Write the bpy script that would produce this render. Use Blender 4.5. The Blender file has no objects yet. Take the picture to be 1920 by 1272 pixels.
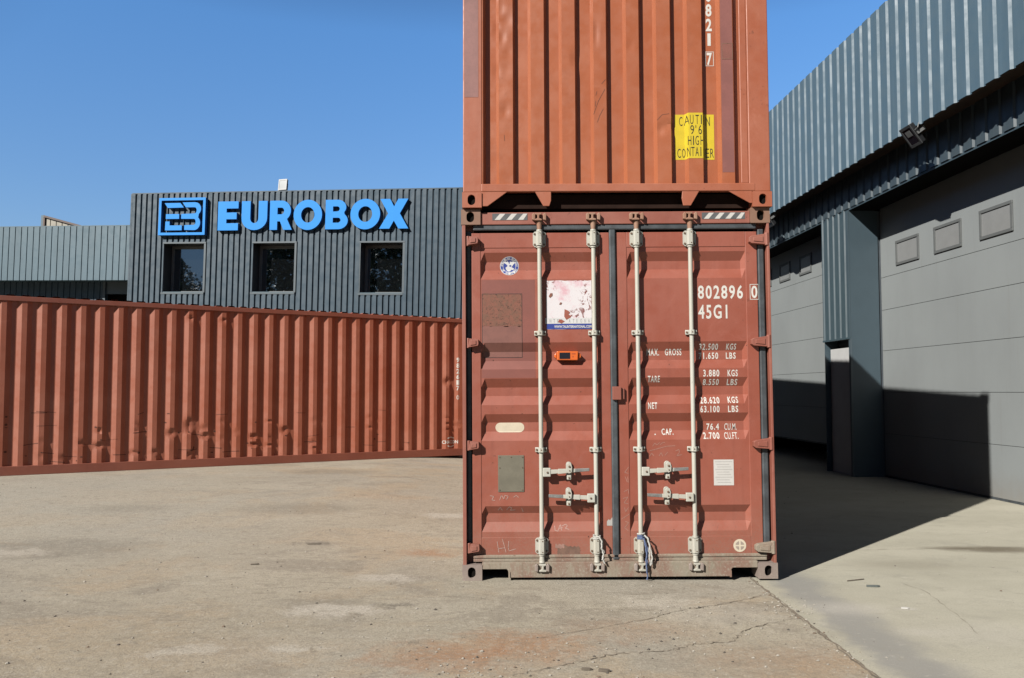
import bpy, bmesh, math, random
from mathutils import Vector, Matrix
R = math.radians
random.seed(7)
scene = bpy.context.scene
COL = scene.collection

# ------------------------------------------------------------------ camera, sky, sun, exposure
cam = bpy.data.cameras.new('camera')
cam.sensor_width = 36.0
cam.lens = 36.0 * 1470.0 / 1920.0
cam.shift_y = 27.0 / 1920.0
cam.clip_start = 0.05
cam.clip_end = 2000
camo = bpy.data.objects.new('camera', cam)
COL.objects.link(camo)
camo.location = (0, 0, 1.458)
camo.rotation_euler = (R(92.8), 0, 0)
scene.camera = camo

SUN_EL = 34.0
TO_SUN = Vector((-0.695 * math.cos(R(SUN_EL)), -0.719 * math.cos(R(SUN_EL)), math.sin(R(SUN_EL)))).normalized()
world = bpy.data.worlds.new('World')
scene.world = world
world.use_nodes = True
wn = world.node_tree
for n in list(wn.nodes):
    wn.nodes.remove(n)
wo = wn.nodes.new('ShaderNodeOutputWorld')
wb = wn.nodes.new('ShaderNodeBackground')
sky = wn.nodes.new('ShaderNodeTexSky')
sky.sky_type = 'NISHITA'
sky.sun_disc = False
sky.sun_elevation = R(SUN_EL)
sky.sun_rotation = math.atan2(TO_SUN.x, TO_SUN.y)
sky.altitude = 150
sky.air_density = 1.15
sky.dust_density = 0.1
sky.ozone_density = 3.0
wb.inputs['Strength'].default_value = 0.05
# made-up tint by elevation: bright low band, zenith darkened to cut fill in shade
wtc = wn.nodes.new('ShaderNodeTexCoord')
wsp = wn.nodes.new('ShaderNodeSeparateXYZ')
wrp = wn.nodes.new('ShaderNodeValToRGB')
wmx = wn.nodes.new('ShaderNodeVectorMath'); wmx.operation = 'MULTIPLY'
wsc = wn.nodes.new('ShaderNodeVectorMath'); wsc.operation = 'SCALE'
wsc.inputs['Scale'].default_value = 4.0
wn.links.new(wtc.outputs['Generated'], wsp.inputs[0])
wn.links.new(wsp.outputs[2], wrp.inputs[0])
e = wrp.color_ramp.elements
SKY_STOPS = [(0.0, (0.225, 0.222, 0.266)), (0.18, (0.222, 0.262, 0.315)), (0.42, (0.220, 0.335, 0.430)), (0.60, (0.08, 0.10, 0.14)), (1.0, (0.04, 0.05, 0.07))]
e[0].position = 0.0; e[0].color = SKY_STOPS[0][1] + (1,)
e[1].position = 1.0; e[1].color = SKY_STOPS[-1][1] + (1,)
for p, c in SKY_STOPS[1:-1]:
    q = e.new(p); q.color = c + (1,)
wn.links.new(wrp.outputs[0], wsc.inputs[0])
wn.links.new(sky.outputs[0], wmx.inputs[0])
wn.links.new(wsc.outputs[0], wmx.inputs[1])
# haze glow round the sun damped by a made-up factor, to darken shade
wdt = wn.nodes.new('ShaderNodeVectorMath'); wdt.operation = 'DOT_PRODUCT'
wdt.inputs[1].default_value = TO_SUN
wmr = wn.nodes.new('ShaderNodeMapRange')
wmr.inputs[1].default_value = 0.02; wmr.inputs[2].default_value = 0.60
wmr.inputs[3].default_value = 1.0; wmr.inputs[4].default_value = 0.30
wsd = wn.nodes.new('ShaderNodeVectorMath'); wsd.operation = 'SCALE'
wn.links.new(wtc.outputs['Generated'], wdt.inputs[0])
wn.links.new(wdt.outputs['Value'], wmr.inputs[0])
wn.links.new(wmx.outputs[0], wsd.inputs[0])
wn.links.new(wmr.outputs[0], wsd.inputs['Scale'])
wn.links.new(wsd.outputs[0], wb.inputs[0])
wn.links.new(wb.outputs[0], wo.inputs[0])

sl = bpy.data.lights.new('sun', 'SUN')
sl.energy = 5.0
sl.angle = R(0.5)
sl.color = (1.0, 0.955, 0.89)
so = bpy.data.objects.new('sun', sl)
COL.objects.link(so)
so.location = (-30, -30, 40)
so.rotation_euler = (-TO_SUN).to_track_quat('-Z', 'Y').to_euler()
scene.view_settings.view_transform = 'Standard'
scene.view_settings.look = 'None'
scene.view_settings.exposure = 1.06
scene.view_settings.gamma = 1.0

# ------------------------------------------------------------------ node / material helpers
COLOUR_SCALE = 0.50      # scales palette colours down; raised exposure offsets this, so shade renders darker
class NT:
    def __init__(self, name):
        self.m = bpy.data.materials.new(name)
        self.m.use_nodes = True
        self.t = self.m.node_tree
        for n in list(self.t.nodes):
            self.t.nodes.remove(n)
        self.out = self.t.nodes.new('ShaderNodeOutputMaterial')
        self.bs = self.t.nodes.new('ShaderNodeBsdfPrincipled')
        self.t.links.new(self.bs.outputs[0], self.out.inputs[0])
        self.tc = self.t.nodes.new('ShaderNodeTexCoord')
    def set(self, sock, v):
        if v is None:
            return
        if hasattr(v, 'links') or hasattr(v, 'is_linked'):
            self.t.links.new(v, sock)
        else:
            sock.default_value = v
    def obj(self, scale=(1, 1, 1), loc=(0, 0, 0)):
        mp = self.t.nodes.new('ShaderNodeMapping')
        self.t.links.new(self.tc.outputs['Object'], mp.inputs[0])
        mp.inputs['Scale'].default_value = scale
        mp.inputs['Location'].default_value = loc
        return mp.outputs[0]
    def noise(self, vec, scale=5, detail=5, rough=0.55, dist=0.0):
        n = self.t.nodes.new('ShaderNodeTexNoise')
        self.t.links.new(vec, n.inputs['Vector'])
        n.inputs['Scale'].default_value = scale
        n.inputs['Detail'].default_value = detail
        n.inputs['Roughness'].default_value = rough
        n.inputs['Distortion'].default_value = dist
        return n.outputs['Fac']
    def voro(self, vec, scale=5, feature='F1', out='Distance'):
        n = self.t.nodes.new('ShaderNodeTexVoronoi')
        n.feature = feature
        self.t.links.new(vec, n.inputs['Vector'])
        n.inputs['Scale'].default_value = scale
        return n.outputs[out]
    def ramp(self, fac, a, b, va=0.0, vb=1.0, smooth=True):
        n = self.t.nodes.new('ShaderNodeMapRange')
        n.interpolation_type = 'SMOOTHSTEP' if smooth else 'LINEAR'
        self.set(n.inputs[0], fac)
        n.inputs[1].default_value = a
        n.inputs[2].default_value = b
        n.inputs[3].default_value = va
        n.inputs[4].default_value = vb
        return n.outputs[0]
    def math(self, op, a, b=None, c=None):
        n = self.t.nodes.new('ShaderNodeMath')
        n.operation = op
        self.set(n.inputs[0], a)
        if b is not None:
            self.set(n.inputs[1], b)
        if c is not None:
            self.set(n.inputs[2], c)
        return n.outputs[0]
    def mix(self, fac, a, b):
        n = self.t.nodes.new('ShaderNodeMix')
        n.data_type = 'RGBA'
        self.set(n.inputs[0], fac)
        for s, v in ((n.inputs[6], a), (n.inputs[7], b)):
            if isinstance(v, tuple):
                s.default_value = (v[0] * COLOUR_SCALE, v[1] * COLOUR_SCALE, v[2] * COLOUR_SCALE, 1)
            else:
                self.t.links.new(v, s)
        return n.outputs[2]
    def sep(self, vec):
        n = self.t.nodes.new('ShaderNodeSeparateXYZ')
        self.t.links.new(vec, n.inputs[0])
        return n.outputs
    def dist(self, vec, p):
        n = self.t.nodes.new('ShaderNodeVectorMath')
        n.operation = 'DISTANCE'
        self.t.links.new(vec, n.inputs[0])
        n.inputs[1].default_value = p
        return n.outputs['Value']
    def bump(self, h, strength=0.2, distance=0.01, normal=None):
        n = self.t.nodes.new('ShaderNodeBump')
        n.inputs['Strength'].default_value = strength
        n.inputs['Distance'].default_value = distance
        self.t.links.new(h, n.inputs['Height'])
        if normal is not None:
            self.t.links.new(normal, n.inputs['Normal'])
        return n.outputs[0]
    def fin(self, col, rough=0.5, metal=0.0, normal=None, spec=None):
        self.set(self.bs.inputs['Base Color'], col if not isinstance(col, tuple) else (col[0] * COLOUR_SCALE, col[1] * COLOUR_SCALE, col[2] * COLOUR_SCALE, 1))
        self.set(self.bs.inputs['Roughness'], rough)
        self.set(self.bs.inputs['Metallic'], metal)
        if normal is not None:
            self.t.links.new(normal, self.bs.inputs['Normal'])
        if spec is not None:
            self.bs.inputs['Specular IOR Level'].default_value = spec
        return self.m

RUST = (0.085, 0.030, 0.014)

def paint(name, c1, c2, rust=0.35, rough=0.5, streak=0.25, dust=None, dust_h=0.35, dust_c=(0.30, 0.25, 0.19), wob=0.0):
    """weathered industrial paint: faded areas, run-off streaks, rust chips, road dust low down"""
    n = NT(name)
    v = n.obj()
    big = n.noise(v, 1.1, 5, 0.6)
    col = n.mix(n.ramp(big, 0.35, 0.68), c1, c2)
    st = n.noise(n.obj((9, 9, 0.5)), 1.6, 4, 0.6)
    col = n.mix(n.ramp(st, 0.52, 0.80, 0, streak), col, tuple(c * 0.62 for c in c1))
    st2 = n.noise(n.obj((14, 14, 0.8), (3, 7, 1)), 2.2, 4, 0.6)
    col = n.mix(n.ramp(st2, 0.60, 0.85, 0, streak * 0.8), col, tuple(min(1, c * 1.30 + 0.02) for c in c2))
    speck = n.noise(v, 34, 6, 0.7)
    zone = n.noise(n.obj((1, 1, 1), (5, 2, 9)), 2.3, 4, 0.65)
    k = n.math('MULTIPLY', n.ramp(speck, 0.60, 0.68), n.ramp(zone, 0.50, 0.66))
    col = n.mix(n.math('MULTIPLY', k, rust), col, RUST)
    blot = n.noise(n.obj((1, 1, 0.8), (2, 8, 5)), 10, 8, 0.78, 0.5)
    col = n.mix(n.ramp(blot, 0.655, 0.70, 0, rust * 0.8), col, (0.15, 0.058, 0.030))
    fade = n.noise(n.obj((1, 1, 0.7), (6, 1, 3)), 3.4, 7, 0.75, 0.8)
    col = n.mix(n.ramp(fade, 0.56, 0.70, 0, 0.38), col, tuple(min(1, c * 1.12 + 0.035) for c in c2))
    col = n.mix(n.ramp(n.noise(n.obj((1, 1, 0.7), (1, 7, 2)), 2.6, 7, 0.72, 0.6), 0.54, 0.70, 0, 0.32), col, tuple(c * 0.70 for c in c1))
    fine = n.noise(v, 190, 3, 0.6)
    col = n.mix(n.ramp(fine, 0.35, 0.75, 0, 0.22), col, tuple(c * 0.72 for c in c1))
    if dust:
        z = n.sep(n.obj())[2]
        dn = n.noise(n.obj((1, 1, 1), (1, 4, 2)), 5.5, 6, 0.7)
        up = n.math('ADD', z, n.math('MULTIPLY', n.math('SUBTRACT', dn, 0.5), 0.55))
        f = n.ramp(up, -0.02, dust_h, dust, 0.0)
        grit = n.ramp(n.noise(v, 95, 4, 0.7), 0.40, 0.62, 0.35, 1.0)
        col = n.mix(n.math('MULTIPLY', f, grit), col, dust_c)
    rg = n.ramp(n.noise(v, 8, 5, 0.6), 0.3, 0.7, rough - 0.08, rough + 0.12)
    nb = n.bump(n.noise(v, 140, 4, 0.6), 0.10, 0.004)
    if wob:
        nb = n.bump(n.noise(n.obj((1, 1, 0.6)), 3.2, 2, 0.5), wob, 0.02, nb)
    return n.fin(col, rg, 0.0, nb)

def plain(name, c, rough=0.5, metal=0.0, var=0.15, scale=6, bump=0.0, spec=None):
    n = NT(name)
    v = n.obj()
    col = n.mix(n.ramp(n.noise(v, scale, 5, 0.6), 0.35, 0.7), c, tuple(x * (1 - var) for x in c))
    col = n.mix(n.ramp(n.noise(v, scale * 14, 3, 0.6), 0.4, 0.75, 0, 0.5), col, tuple(x * (1 - var) for x in c))
    nb = n.bump(n.noise(v, scale * 20, 4, 0.6), bump, 0.004) if bump else None
    return n.fin(col, rough, metal, nb, spec)

M = {}
M['door_red'] = paint('door_red_paint', (0.350, 0.090, 0.052), (0.395, 0.116, 0.074), 0.7, 0.5, 0.26, 0.55, 0.75, (0.30, 0.20, 0.15), 0.10)
M['frame_red'] = paint('frame_red_paint', (0.33, 0.10, 0.066), (0.40, 0.145, 0.10), 0.9, 0.55, 0.3, 0.35, 0.5, (0.30, 0.21, 0.16))
def sill_mat():
    n = NT('dusty_sill_steel')
    v = n.obj()
    col = n.mix(n.ramp(n.noise(n.obj((1, 1, .5)), 5, 6, .7), .38, .62), (0.275, 0.165, 0.120), (0.335, 0.285, 0.215))
    col = n.mix(n.ramp(n.noise(n.obj((1, 1, .4), (3, 2, 1)), 9, 6, .7), .52, .66, 0, .7), col, (0.28, 0.265, 0.195))
    col = n.mix(n.ramp(n.noise(n.obj((16, 16, 1)), 2.5, 5, .65), .54, .72, 0, .6), col, (0.20, 0.15, 0.10))
    col = n.mix(n.ramp(n.noise(v, 60, 5, .75), .52, .64, 0, .8), col, (0.40, 0.35, 0.28))
    col = n.mix(n.ramp(n.noise(v, 24, 6, .75), .60, .68, 0, .8), col, (0.14, 0.075, 0.045))
    return n.fin(col, .8, 0, n.bump(n.noise(v, 80, 4, .6), .25, .004))
M['dusty_steel'] = sill_mat()
M['casting_brown'] = paint('casting_brown_paint', (0.27, 0.135, 0.085), (0.30, 0.17, 0.11), 1.0, 0.65, 0.2)
M['casting_grey'] = paint('casting_grey_steel', (0.27, 0.20, 0.175), (0.37, 0.31, 0.275), 0.9, 0.75, 0.3, 0.5, 0.2, (0.42, 0.36, 0.29))
M['upper_red'] = paint('upper_orange_paint', (0.450, 0.128, 0.050), (0.495, 0.152, 0.065), 0.35, 0.42, 0.12, wob=0.28)
M['upper_frame'] = paint('upper_frame_paint', (0.44, 0.125, 0.058), (0.48, 0.160, 0.088), 0.9, 0.5, 0.2, wob=0.1)
M['side_red'] = paint('side_red_paint', (0.40, 0.108, 0.052), (0.47, 0.160, 0.095), 0.55, 0.5, 0.25, wob=0.1)
M['side_rail'] = paint('side_rail_paint', (0.28, 0.075, 0.042), (0.33, 0.10, 0.058), 0.7, 0.55, 0.2)
M['rod'] = paint('rod_cream_paint', (0.62, 0.615, 0.545), (0.57, 0.55, 0.465), 0.85, 0.45, 0.35, 0.35, 0.5)
M['rod_rust'] = paint('rusty_cam_steel', (0.36, 0.17, 0.10), (0.46, 0.30, 0.21), 0.9, 0.7, 0.3)
M['bolt'] = plain('rusty_bolt_heads', (0.22, 0.14, 0.09), 0.6, 0, 0.4, 30)
M['galv'] = plain('worn_grip_steel', (0.42, 0.42, 0.40), 0.5, 0.5, 0.35, 30, 0.1)
M['gasket'] = plain('black_rubber_gasket', (0.085, 0.100, 0.112), 0.6, 0, 0.55, 7, 0.1)
M['dark'] = plain('near_black_shade', (0.012, 0.010, 0.009), 0.9, 0, 0.3, spec=0.05)  # near-black colour stands in for shade in cavities, interiors and under the lintel
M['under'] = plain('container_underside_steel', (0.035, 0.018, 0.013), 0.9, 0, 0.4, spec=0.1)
M['white_paint'] = plain('white_stencil_paint', (0.80, 0.78, 0.72), 0.6, 0, 0.10, 25)
M['chalk'] = plain('chalk_scratch', (0.62, 0.42, 0.36), 0.9, 0, 0.3, 60)
M['black_paint'] = plain('black_stencil_paint', (0.025, 0.022, 0.02), 0.5, 0, 0.2)
M['yellow'] = plain('yellow_vinyl', (0.80, 0.60, 0.03), 0.45, 0, 0.12, 8)
M['navy'] = plain('blue_vinyl', (0.045, 0.075, 0.36), 0.4, 0, 0.2)
M['white_vinyl'] = plain('white_vinyl', (0.78, 0.77, 0.76), 0.4, 0, 0.06)
M['cream_vinyl'] = plain('cream_vinyl', (0.78, 0.68, 0.52), 0.5, 0, 0.10, 20)
M['stripe_dark'] = plain('dark_grey_tape', (0.14, 0.145, 0.15), 0.5, 0, 0.25, 20)
M['plate'] = plain('greenish_data_plate', (0.24, 0.22, 0.165), 0.45, 0.1, 0.2, 7)
M['paper'] = plain('white_label_paper', (0.70, 0.68, 0.64), 0.7, 0, 0.08)
M['faint'] = plain('faint_grey_print', (0.52, 0.50, 0.47), 0.8, 0, 0.1)
M['orange'] = plain('orange_plastic', (0.85, 0.17, 0.025), 0.4, 0, 0.08)
M['screen'] = plain('dark_screen_glass', (0.022, 0.020, 0.030), 0.12)
M['repaint'] = plain('dull_touch_up_paint', (0.285, 0.085, 0.062), 0.6, 0, 0.16, 5)
M['rope_white'] = plain('white_rope', (0.70, 0.69, 0.64), 0.9, 0, 0.35, 90, 0.3)
M['rope_blue'] = plain('blue_rope', (0.16, 0.22, 0.40), 0.9, 0, 0.45, 90, 0.3)

def rust_patch():
    n = NT('scraped_rust_patch')
    v = n.obj()
    a = n.noise(v, 26, 7, 0.75, 0.6)
    col = n.mix(n.ramp(a, 0.40, 0.62), (0.27, 0.10, 0.065), (0.20, 0.095, 0.060))
    col = n.mix(n.ramp(n.noise(v, 42, 5, 0.75, 1.0), 0.55, 0.63), col, (0.10, 0.04, 0.025))
    return n.fin(col, 0.85, 0, n.bump(a, 0.5, 0.004))
M['scrape'] = rust_patch()
def poster_mat():
    n = NT('torn_white_poster')
    v = n.obj()
    a = n.noise(v, 13, 7, 0.72, 1.2)
    zone = n.noise(n.obj((1, 1, 1), (2.7, 0, 1.3)), 4.5, 3, 0.5)
    col = n.mix(n.ramp(n.noise(v, 9, 5, 0.7), 0.45, 0.7), (0.84, 0.80, 0.82), (0.80, 0.50, 0.56))
    k = n.math('MULTIPLY', n.ramp(a, 0.545, 0.58), n.ramp(zone, 0.42, 0.54))
    col = n.mix(k, col, (0.25, 0.08, 0.07))
    return n.fin(col, 0.5)
M['poster'] = poster_mat()

def clad(name, c, var=0.14, rough=0.45):
    n = NT(name)
    v = n.obj()
    col = n.mix(n.ramp(n.noise(n.obj((1.2, 1.2, 0.25)), 2.0, 5, 0.6), 0.35, 0.7), c, tuple(x * (1 - var) for x in c))
    col = n.mix(n.ramp(n.noise(n.obj((9, 9, 0.5)), 2.0, 5, 0.6), 0.45, 0.8, 0, 0.45), col, tuple(min(1, x * 1.16 + 0.01) for x in c))
    col = n.mix(n.ramp(n.noise(n.obj((6, 6, 0.35), (4, 1, 0)), 2.0, 5, 0.65), 0.56, 0.82, 0, 0.35), col, tuple(x * 0.75 + 0.02 for x in c))
    nb = n.bump(n.noise(n.obj((1, 1, 0.3)), 1.5, 2), 0.12, 0.03)
    return n.fin(col, n.ramp(n.noise(v, 5, 4), 0.3, 0.7, rough - 0.07, rough + 0.1), 0, nb)
M['clad_dark'] = clad('anthracite_cladding', (0.024, 0.064, 0.100), 0.14, 0.6)
M['clad_mid'] = clad('grey_blue_cladding', (0.074, 0.145, 0.190), 0.14, 0.55)
M['fascia'] = clad('blue_grey_fascia_cladding', (0.092, 0.158, 0.212), 0.08, 0.58)
M['eave_wall'] = clad('eave_shade_wall_sheet', (0.062, 0.088, 0.106))  # slate darkened so the shade under the eave is partly in the colour
M['pier_clad'] = clad('slate_pier_cladding', (0.054, 0.092, 0.114), 0.14, 0.55)
M['jamb'] = plain('shade_window_jamb', (0.022, 0.026, 0.030), 0.6)  # jamb colour taken near black to paint in the shade of the reveal
M['win_frame'] = plain('pale_grey_window_frame', (0.20, 0.21, 0.21), 0.5)
M['trim_dark'] = plain('anthracite_trim', (0.085, 0.118, 0.140), 0.45, 0, 0.12)
M['wall_dark'] = plain('dark_wall_sheet', (0.10, 0.12, 0.14), 0.6, 0, 0.2)
M['reveal'] = plain('grey_blue_flashing', (0.064, 0.100, 0.124), 0.5, 0, 0.10, 3)
def doorgrey():
    n = NT('grey_sectional_door_paint')
    v = n.obj()
    c = (0.318, 0.345, 0.348)
    col = n.mix(n.ramp(n.noise(n.obj((1, 1, 0.5)), 0.9, 5, 0.6), 0.3, 0.72), c, (0.285, 0.308, 0.312))
    st = n.noise(n.obj((7, 7, 0.35)), 1.8, 5, 0.65)
    col = n.mix(n.ramp(st, 0.55, 0.85, 0, 0.45), col, (0.24, 0.235, 0.22))
    sp = n.noise(v, 45, 5, 0.7)
    col = n.mix(n.math('MULTIPLY', n.ramp(sp, 0.66, 0.72), n.ramp(n.noise(v, 2.2, 3), 0.52, 0.62)), col, (0.13, 0.12, 0.11))
    run = n.noise(n.obj((22, 22, 0.6), (5, 5, 2)), 1.6, 5, 0.7)
    col = n.mix(n.ramp(run, 0.58, 0.76, 0, 0.30), col, (0.20, 0.20, 0.185))
    sc = n.noise(n.obj((3, 3, 9), (2, 2, 7)), 2.4, 7, 0.78, 0.8)
    col = n.mix(n.ramp(sc, 0.66, 0.70, 0, 0.30), col, (0.42, 0.43, 0.42))
    z = n.sep(n.obj())[2]
    dn = n.math('ADD', z, n.math('MULTIPLY', n.noise(v, 6, 5, 0.7), 0.5))
    col = n.mix(n.ramp(dn, 0.15, 0.75, 0.5, 0.0), col, (0.27, 0.24, 0.20))
    nb = n.bump(n.noise(v, 110, 3, 0.5), 0.08, 0.004)
    return n.fin(col, 0.5, 0, nb)
M['roller'] = doorgrey()
M['roller_frame'] = plain('dark_grey_window_frame', (0.155, 0.165, 0.165), 0.5, 0, 0.1)
M['roller_pane'] = plain('frosted_grey_pane', (0.30, 0.31, 0.31), 0.25, 0, 0.08)
M['seam'] = plain('door_seam_shadow_gap', (0.07, 0.075, 0.078), 0.7)
M['post_white'] = plain('white_post_paint', (0.62, 0.63, 0.63), 0.5, 0, 0.10, 3)
M['brown_wood'] = plain('weathered_brown_board', (0.095, 0.050, 0.030), 0.85, 0, 0.45, 5, 0.2)
M['sign_blue'] = plain('sky_blue_sign_enamel', (0.030, 0.340, 0.960), 0.6, 0, 0.05, 3, spec=0.2)
M['sign_side'] = plain('deep_blue_sign_return', (0.040, 0.170, 0.480), 0.4, 0, 0.05, 3)
M['black_metal'] = plain('black_lamp_housing', (0.025, 0.027, 0.030), 0.4, 0.2, 0.2)
M['grey_metal'] = plain('grey_lamp_frame', (0.30, 0.31, 0.31), 0.4, 0.3, 0.2)
M['bezel'] = plain('dark_lamp_bezel', (0.10, 0.105, 0.11), 0.45, 0.2, 0.2)
M['lamp_glass'] = plain('lamp_lens_glass', (0.30, 0.33, 0.34), 0.15, 0, 0.1)
M['beige'] = clad('beige_gable_sheet', (0.38, 0.35, 0.28))
M['roof_brown'] = plain('brown_verge_trim', (0.11, 0.065, 0.05), 0.6, 0, 0.2)
M['bark'] = plain('tree_bark', (0.10, 0.07, 0.05), 0.9, 0, 0.4, 8, 0.4)
M['leaf'] = plain('green_leaves', (0.050, 0.080, 0.028), 0.6, 0, 0.5, 1.2)
M['stick'] = plain('dry_splinter', (0.20, 0.165, 0.125), 0.9, 0, 0.3, 20)
M['scrap_green'] = plain('grey_green_offcut', (0.15, 0.17, 0.16), 0.7, 0, 0.2, 20)

def glassmat():
    n = NT('dark_window_glass')
    gl = n.t.nodes.new('ShaderNodeBsdfGlossy')
    gl.inputs['Roughness'].default_value = 0.015
    gl.inputs['Color'].default_value = (0.75, 0.82, 0.88, 1)
    n.fin((0.006, 0.007, 0.008), 0.1)
    mx = n.t.nodes.new('ShaderNodeMixShader')
    mx.inputs[0].default_value = 0.34
    n.t.links.new(n.bs.outputs[0], mx.inputs[1])
    n.t.links.new(gl.outputs[0], mx.inputs[2])
    n.t.links.new(mx.outputs[0], n.out.inputs[0])
    return n.m
M['glass'] = glassmat()

def yard_mat():
    n = NT('dusty_yard_asphalt')
    v = n.obj()
    a = n.noise(n.obj((1, 1.6, 1)), 0.55, 7, 0.62)
    col = n.mix(n.ramp(a, 0.36, 0.66), (0.480, 0.432, 0.333), (0.575, 0.525, 0.410))
    b = n.noise(n.obj((1, 1.5, 1), (4, 8, 0)), 1.9, 7, 0.68, 0.4)
    col = n.mix(n.ramp(b, 0.55, 0.74, 0, 0.50), col, (0.270, 0.240, 0.198))
    g = n.noise(n.obj((1, 1, 1), (9, 3, 0)), 0.35, 4, 0.6)
    col = n.mix(n.ramp(g, 0.44, 0.66, 0, 0.50), col, (0.390, 0.378, 0.342))
    g2 = n.noise(n.obj((1, 1.3, 1), (3, 11, 0)), 0.55, 6, 0.65, 0.5)
    col = n.mix(n.ramp(g2, 0.48, 0.60, 0, 0.75), col, (0.54, 0.435, 0.300))
    g3 = n.noise(n.obj((1, 1.7, 1), (7, 5, 0)), 0.9, 7, 0.68, 0.6)
    col = n.mix(n.ramp(g3, 0.53, 0.62, 0, 0.62), col, (0.335, 0.295, 0.235))
    w = n.noise(n.obj((1, 2.2, 1), (1, 6, 0)), 3.0, 6, 0.66, 0.3)
    col = n.mix(n.ramp(w, 0.645, 0.74, 0, 0.65), col, (0.672, 0.636, 0.552))
    sm = n.noise(n.obj((0.45, 1.7, 1), (2, 3, 0)), 3.2, 7, 0.7, 0.7)
    col = n.mix(n.ramp(sm, 0.60, 0.645, 0, 0.50), col, (0.27, 0.235, 0.18))
    sm2 = n.noise(n.obj((0.5, 1.8, 1), (9, 1, 0)), 5.0, 7, 0.72, 0.7)
    col = n.mix(n.ramp(sm2, 0.625, 0.665, 0, 0.65), col, (0.66, 0.62, 0.52))
    # rust runs where steel has stood
    dn = n.math('MULTIPLY', n.math('SUBTRACT', n.noise(v, 4.0, 9, 0.78, 0.6), 0.5), 2.6)
    for (px, py, r, k) in ((-0.238, 4.455, 0.42, 0.75), (-0.462, 4.325, 0.30, 0.5), (0.0, 4.69, 0.28, 0.5),
                           (0.123, 4.593, 0.35, 0.5), (-0.763, 7.183, 0.26, 0.8), (1.503, 4.325, 0.5, 0.40), (-3.62, 15.741, 0.6, 0.5), (0.722, 4.898, 0.4, 0.35), (-1.668, 4.455, 0.5, 0.22), (-1.667, 10.297, 0.6, 0.25)):
        d = n.math('ADD', n.dist(n.obj((0.55, 1, 1)), (px * 0.55, py, 0.0)), n.math('MULTIPLY', dn, 0.32))
        col = n.mix(n.ramp(d, 0.0, r, k * 0.8, 0.0), col, (0.47, 0.235, 0.115))
    # drier, greyer dust far out on the left; browner grit close by
    for (px, py, r, k, c) in ((-6.5, 10.5, 5.0, 0.75, (0.50, 0.485, 0.42)), (-3.5, 8.2, 3.0, 0.45, (0.51, 0.49, 0.415)), (-2.2, 4.4, 1.3, 0.5, (0.46, 0.385, 0.27)), (-0.8, 9.5, 2.6, 0.45, (0.54, 0.455, 0.33)), (-1.2, 5.2, 1.2, 0.3, (0.47, 0.42, 0.32))):
        d = n.math('ADD', n.dist(v, (px, py, 0.0)), n.math('MULTIPLY', dn, 0.9))
        col = n.mix(n.ramp(d, 0.0, r, k, 0.0), col, c)
    # oily blotches
    for (px, py, r, k) in ((-3.006, 13.084, 0.55, 0.35), (-0.819, 5.427, 0.07, 0.7), (-1.888, 7.58, 0.10, 0.6), (-2.538, 9.408, 0.5, 0.35), (-4.631, 9.408, 0.35, 0.25), (-4.254, 7.351, 0.6, 0.35), (-1.293, 5.509, 0.22, 0.35)):
        d = n.math('ADD', n.dist(n.obj((0.5, 1, 1)), (px * 0.5, py, 0.0)), n.math('MULTIPLY', dn, 0.20))
        col = n.mix(n.ramp(d, r * 0.35, r * 1.05, min(1, k * 1.15), 0.0), col, (0.186, 0.168, 0.138))
    for (px, py, r, k) in ((-1.21, 5.31, 0.20, 0.8), (-1.001, 6.208, 0.16, 0.7), (-0.683, 9.209, 0.25, 0.7), (-4.542, 7.183, 0.25, 0.6), (-1.783, 4.482, 0.12, 0.6), (0.998, 5.509, 0.20, 0.6), (-1.209, 4.518, 0.08, 0.7), (1.301, 5.247, 0.35, 0.35)):
        d = n.math('ADD', n.dist(n.obj((0.55, 1, 1)), (px * 0.55, py, 0.0)), n.math('MULTIPLY', dn, 0.26))
        col = n.mix(n.ramp(d, r * 0.35, r * 1.05, min(1, k * 1.15), 0.0), col, (0.672, 0.624, 0.528))
    vc = n.sep(n.voro(v, 70, 'F1', 'Color'))[0]
    col = n.mix(n.ramp(vc, 0.55, 1.0, 0, 0.34, False), col, (0.24, 0.205, 0.16))
    vc2 = n.sep(n.voro(n.obj((1, 1, 1), (2, 5, 1)), 38, 'F1', 'Color'))[1]
    col = n.mix(n.ramp(vc2, 0.72, 1.0, 0, 0.40, False), col, (0.62, 0.57, 0.47))
    m1 = n.noise(n.obj((1, 1.5, 1), (6, 2, 1)), 7.5, 7, 0.72, 0.5)
    col = n.mix(n.ramp(m1, 0.50, 0.70, 0, 0.55), col, (0.285, 0.250, 0.195))
    m2 = n.noise(n.obj((1, 1.4, 1), (1, 9, 4)), 15, 6, 0.72, 0.4)
    col = n.mix(n.ramp(m2, 0.54, 0.70, 0, 0.50), col, (0.60, 0.55, 0.455))
    m3 = n.noise(n.obj((1, 1.3, 1), (8, 4, 2)), 4.2, 7, 0.75, 0.8)
    col = n.mix(n.ramp(m3, 0.615, 0.66, 0, 0.55), col, (0.26, 0.225, 0.175))
    s1 = n.noise(v, 75, 4, 0.7)
    col = n.mix(n.ramp(s1, 0.40, 0.66, 0, 0.45), col, (0.282, 0.246, 0.198))
    s2 = n.voro(v, 120)
    col = n.mix(n.ramp(s2, 0.10, 0.24, 0.55, 0), col, (0.600, 0.552, 0.468))
    s3 = n.noise(n.obj((1, 1, 1), (3, 3, 3)), 26, 5, 0.75)
    col = n.mix(n.ramp(s3, 0.62, 0.72, 0, 0.5), col, (0.204, 0.174, 0.138))
    s4 = n.noise(n.obj((1, 1, 1), (7, 1, 3)), 38, 4, 0.7)
    col = n.mix(n.ramp(s4, 0.66, 0.72, 0, 0.7), col, (0.720, 0.684, 0.600))
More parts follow.
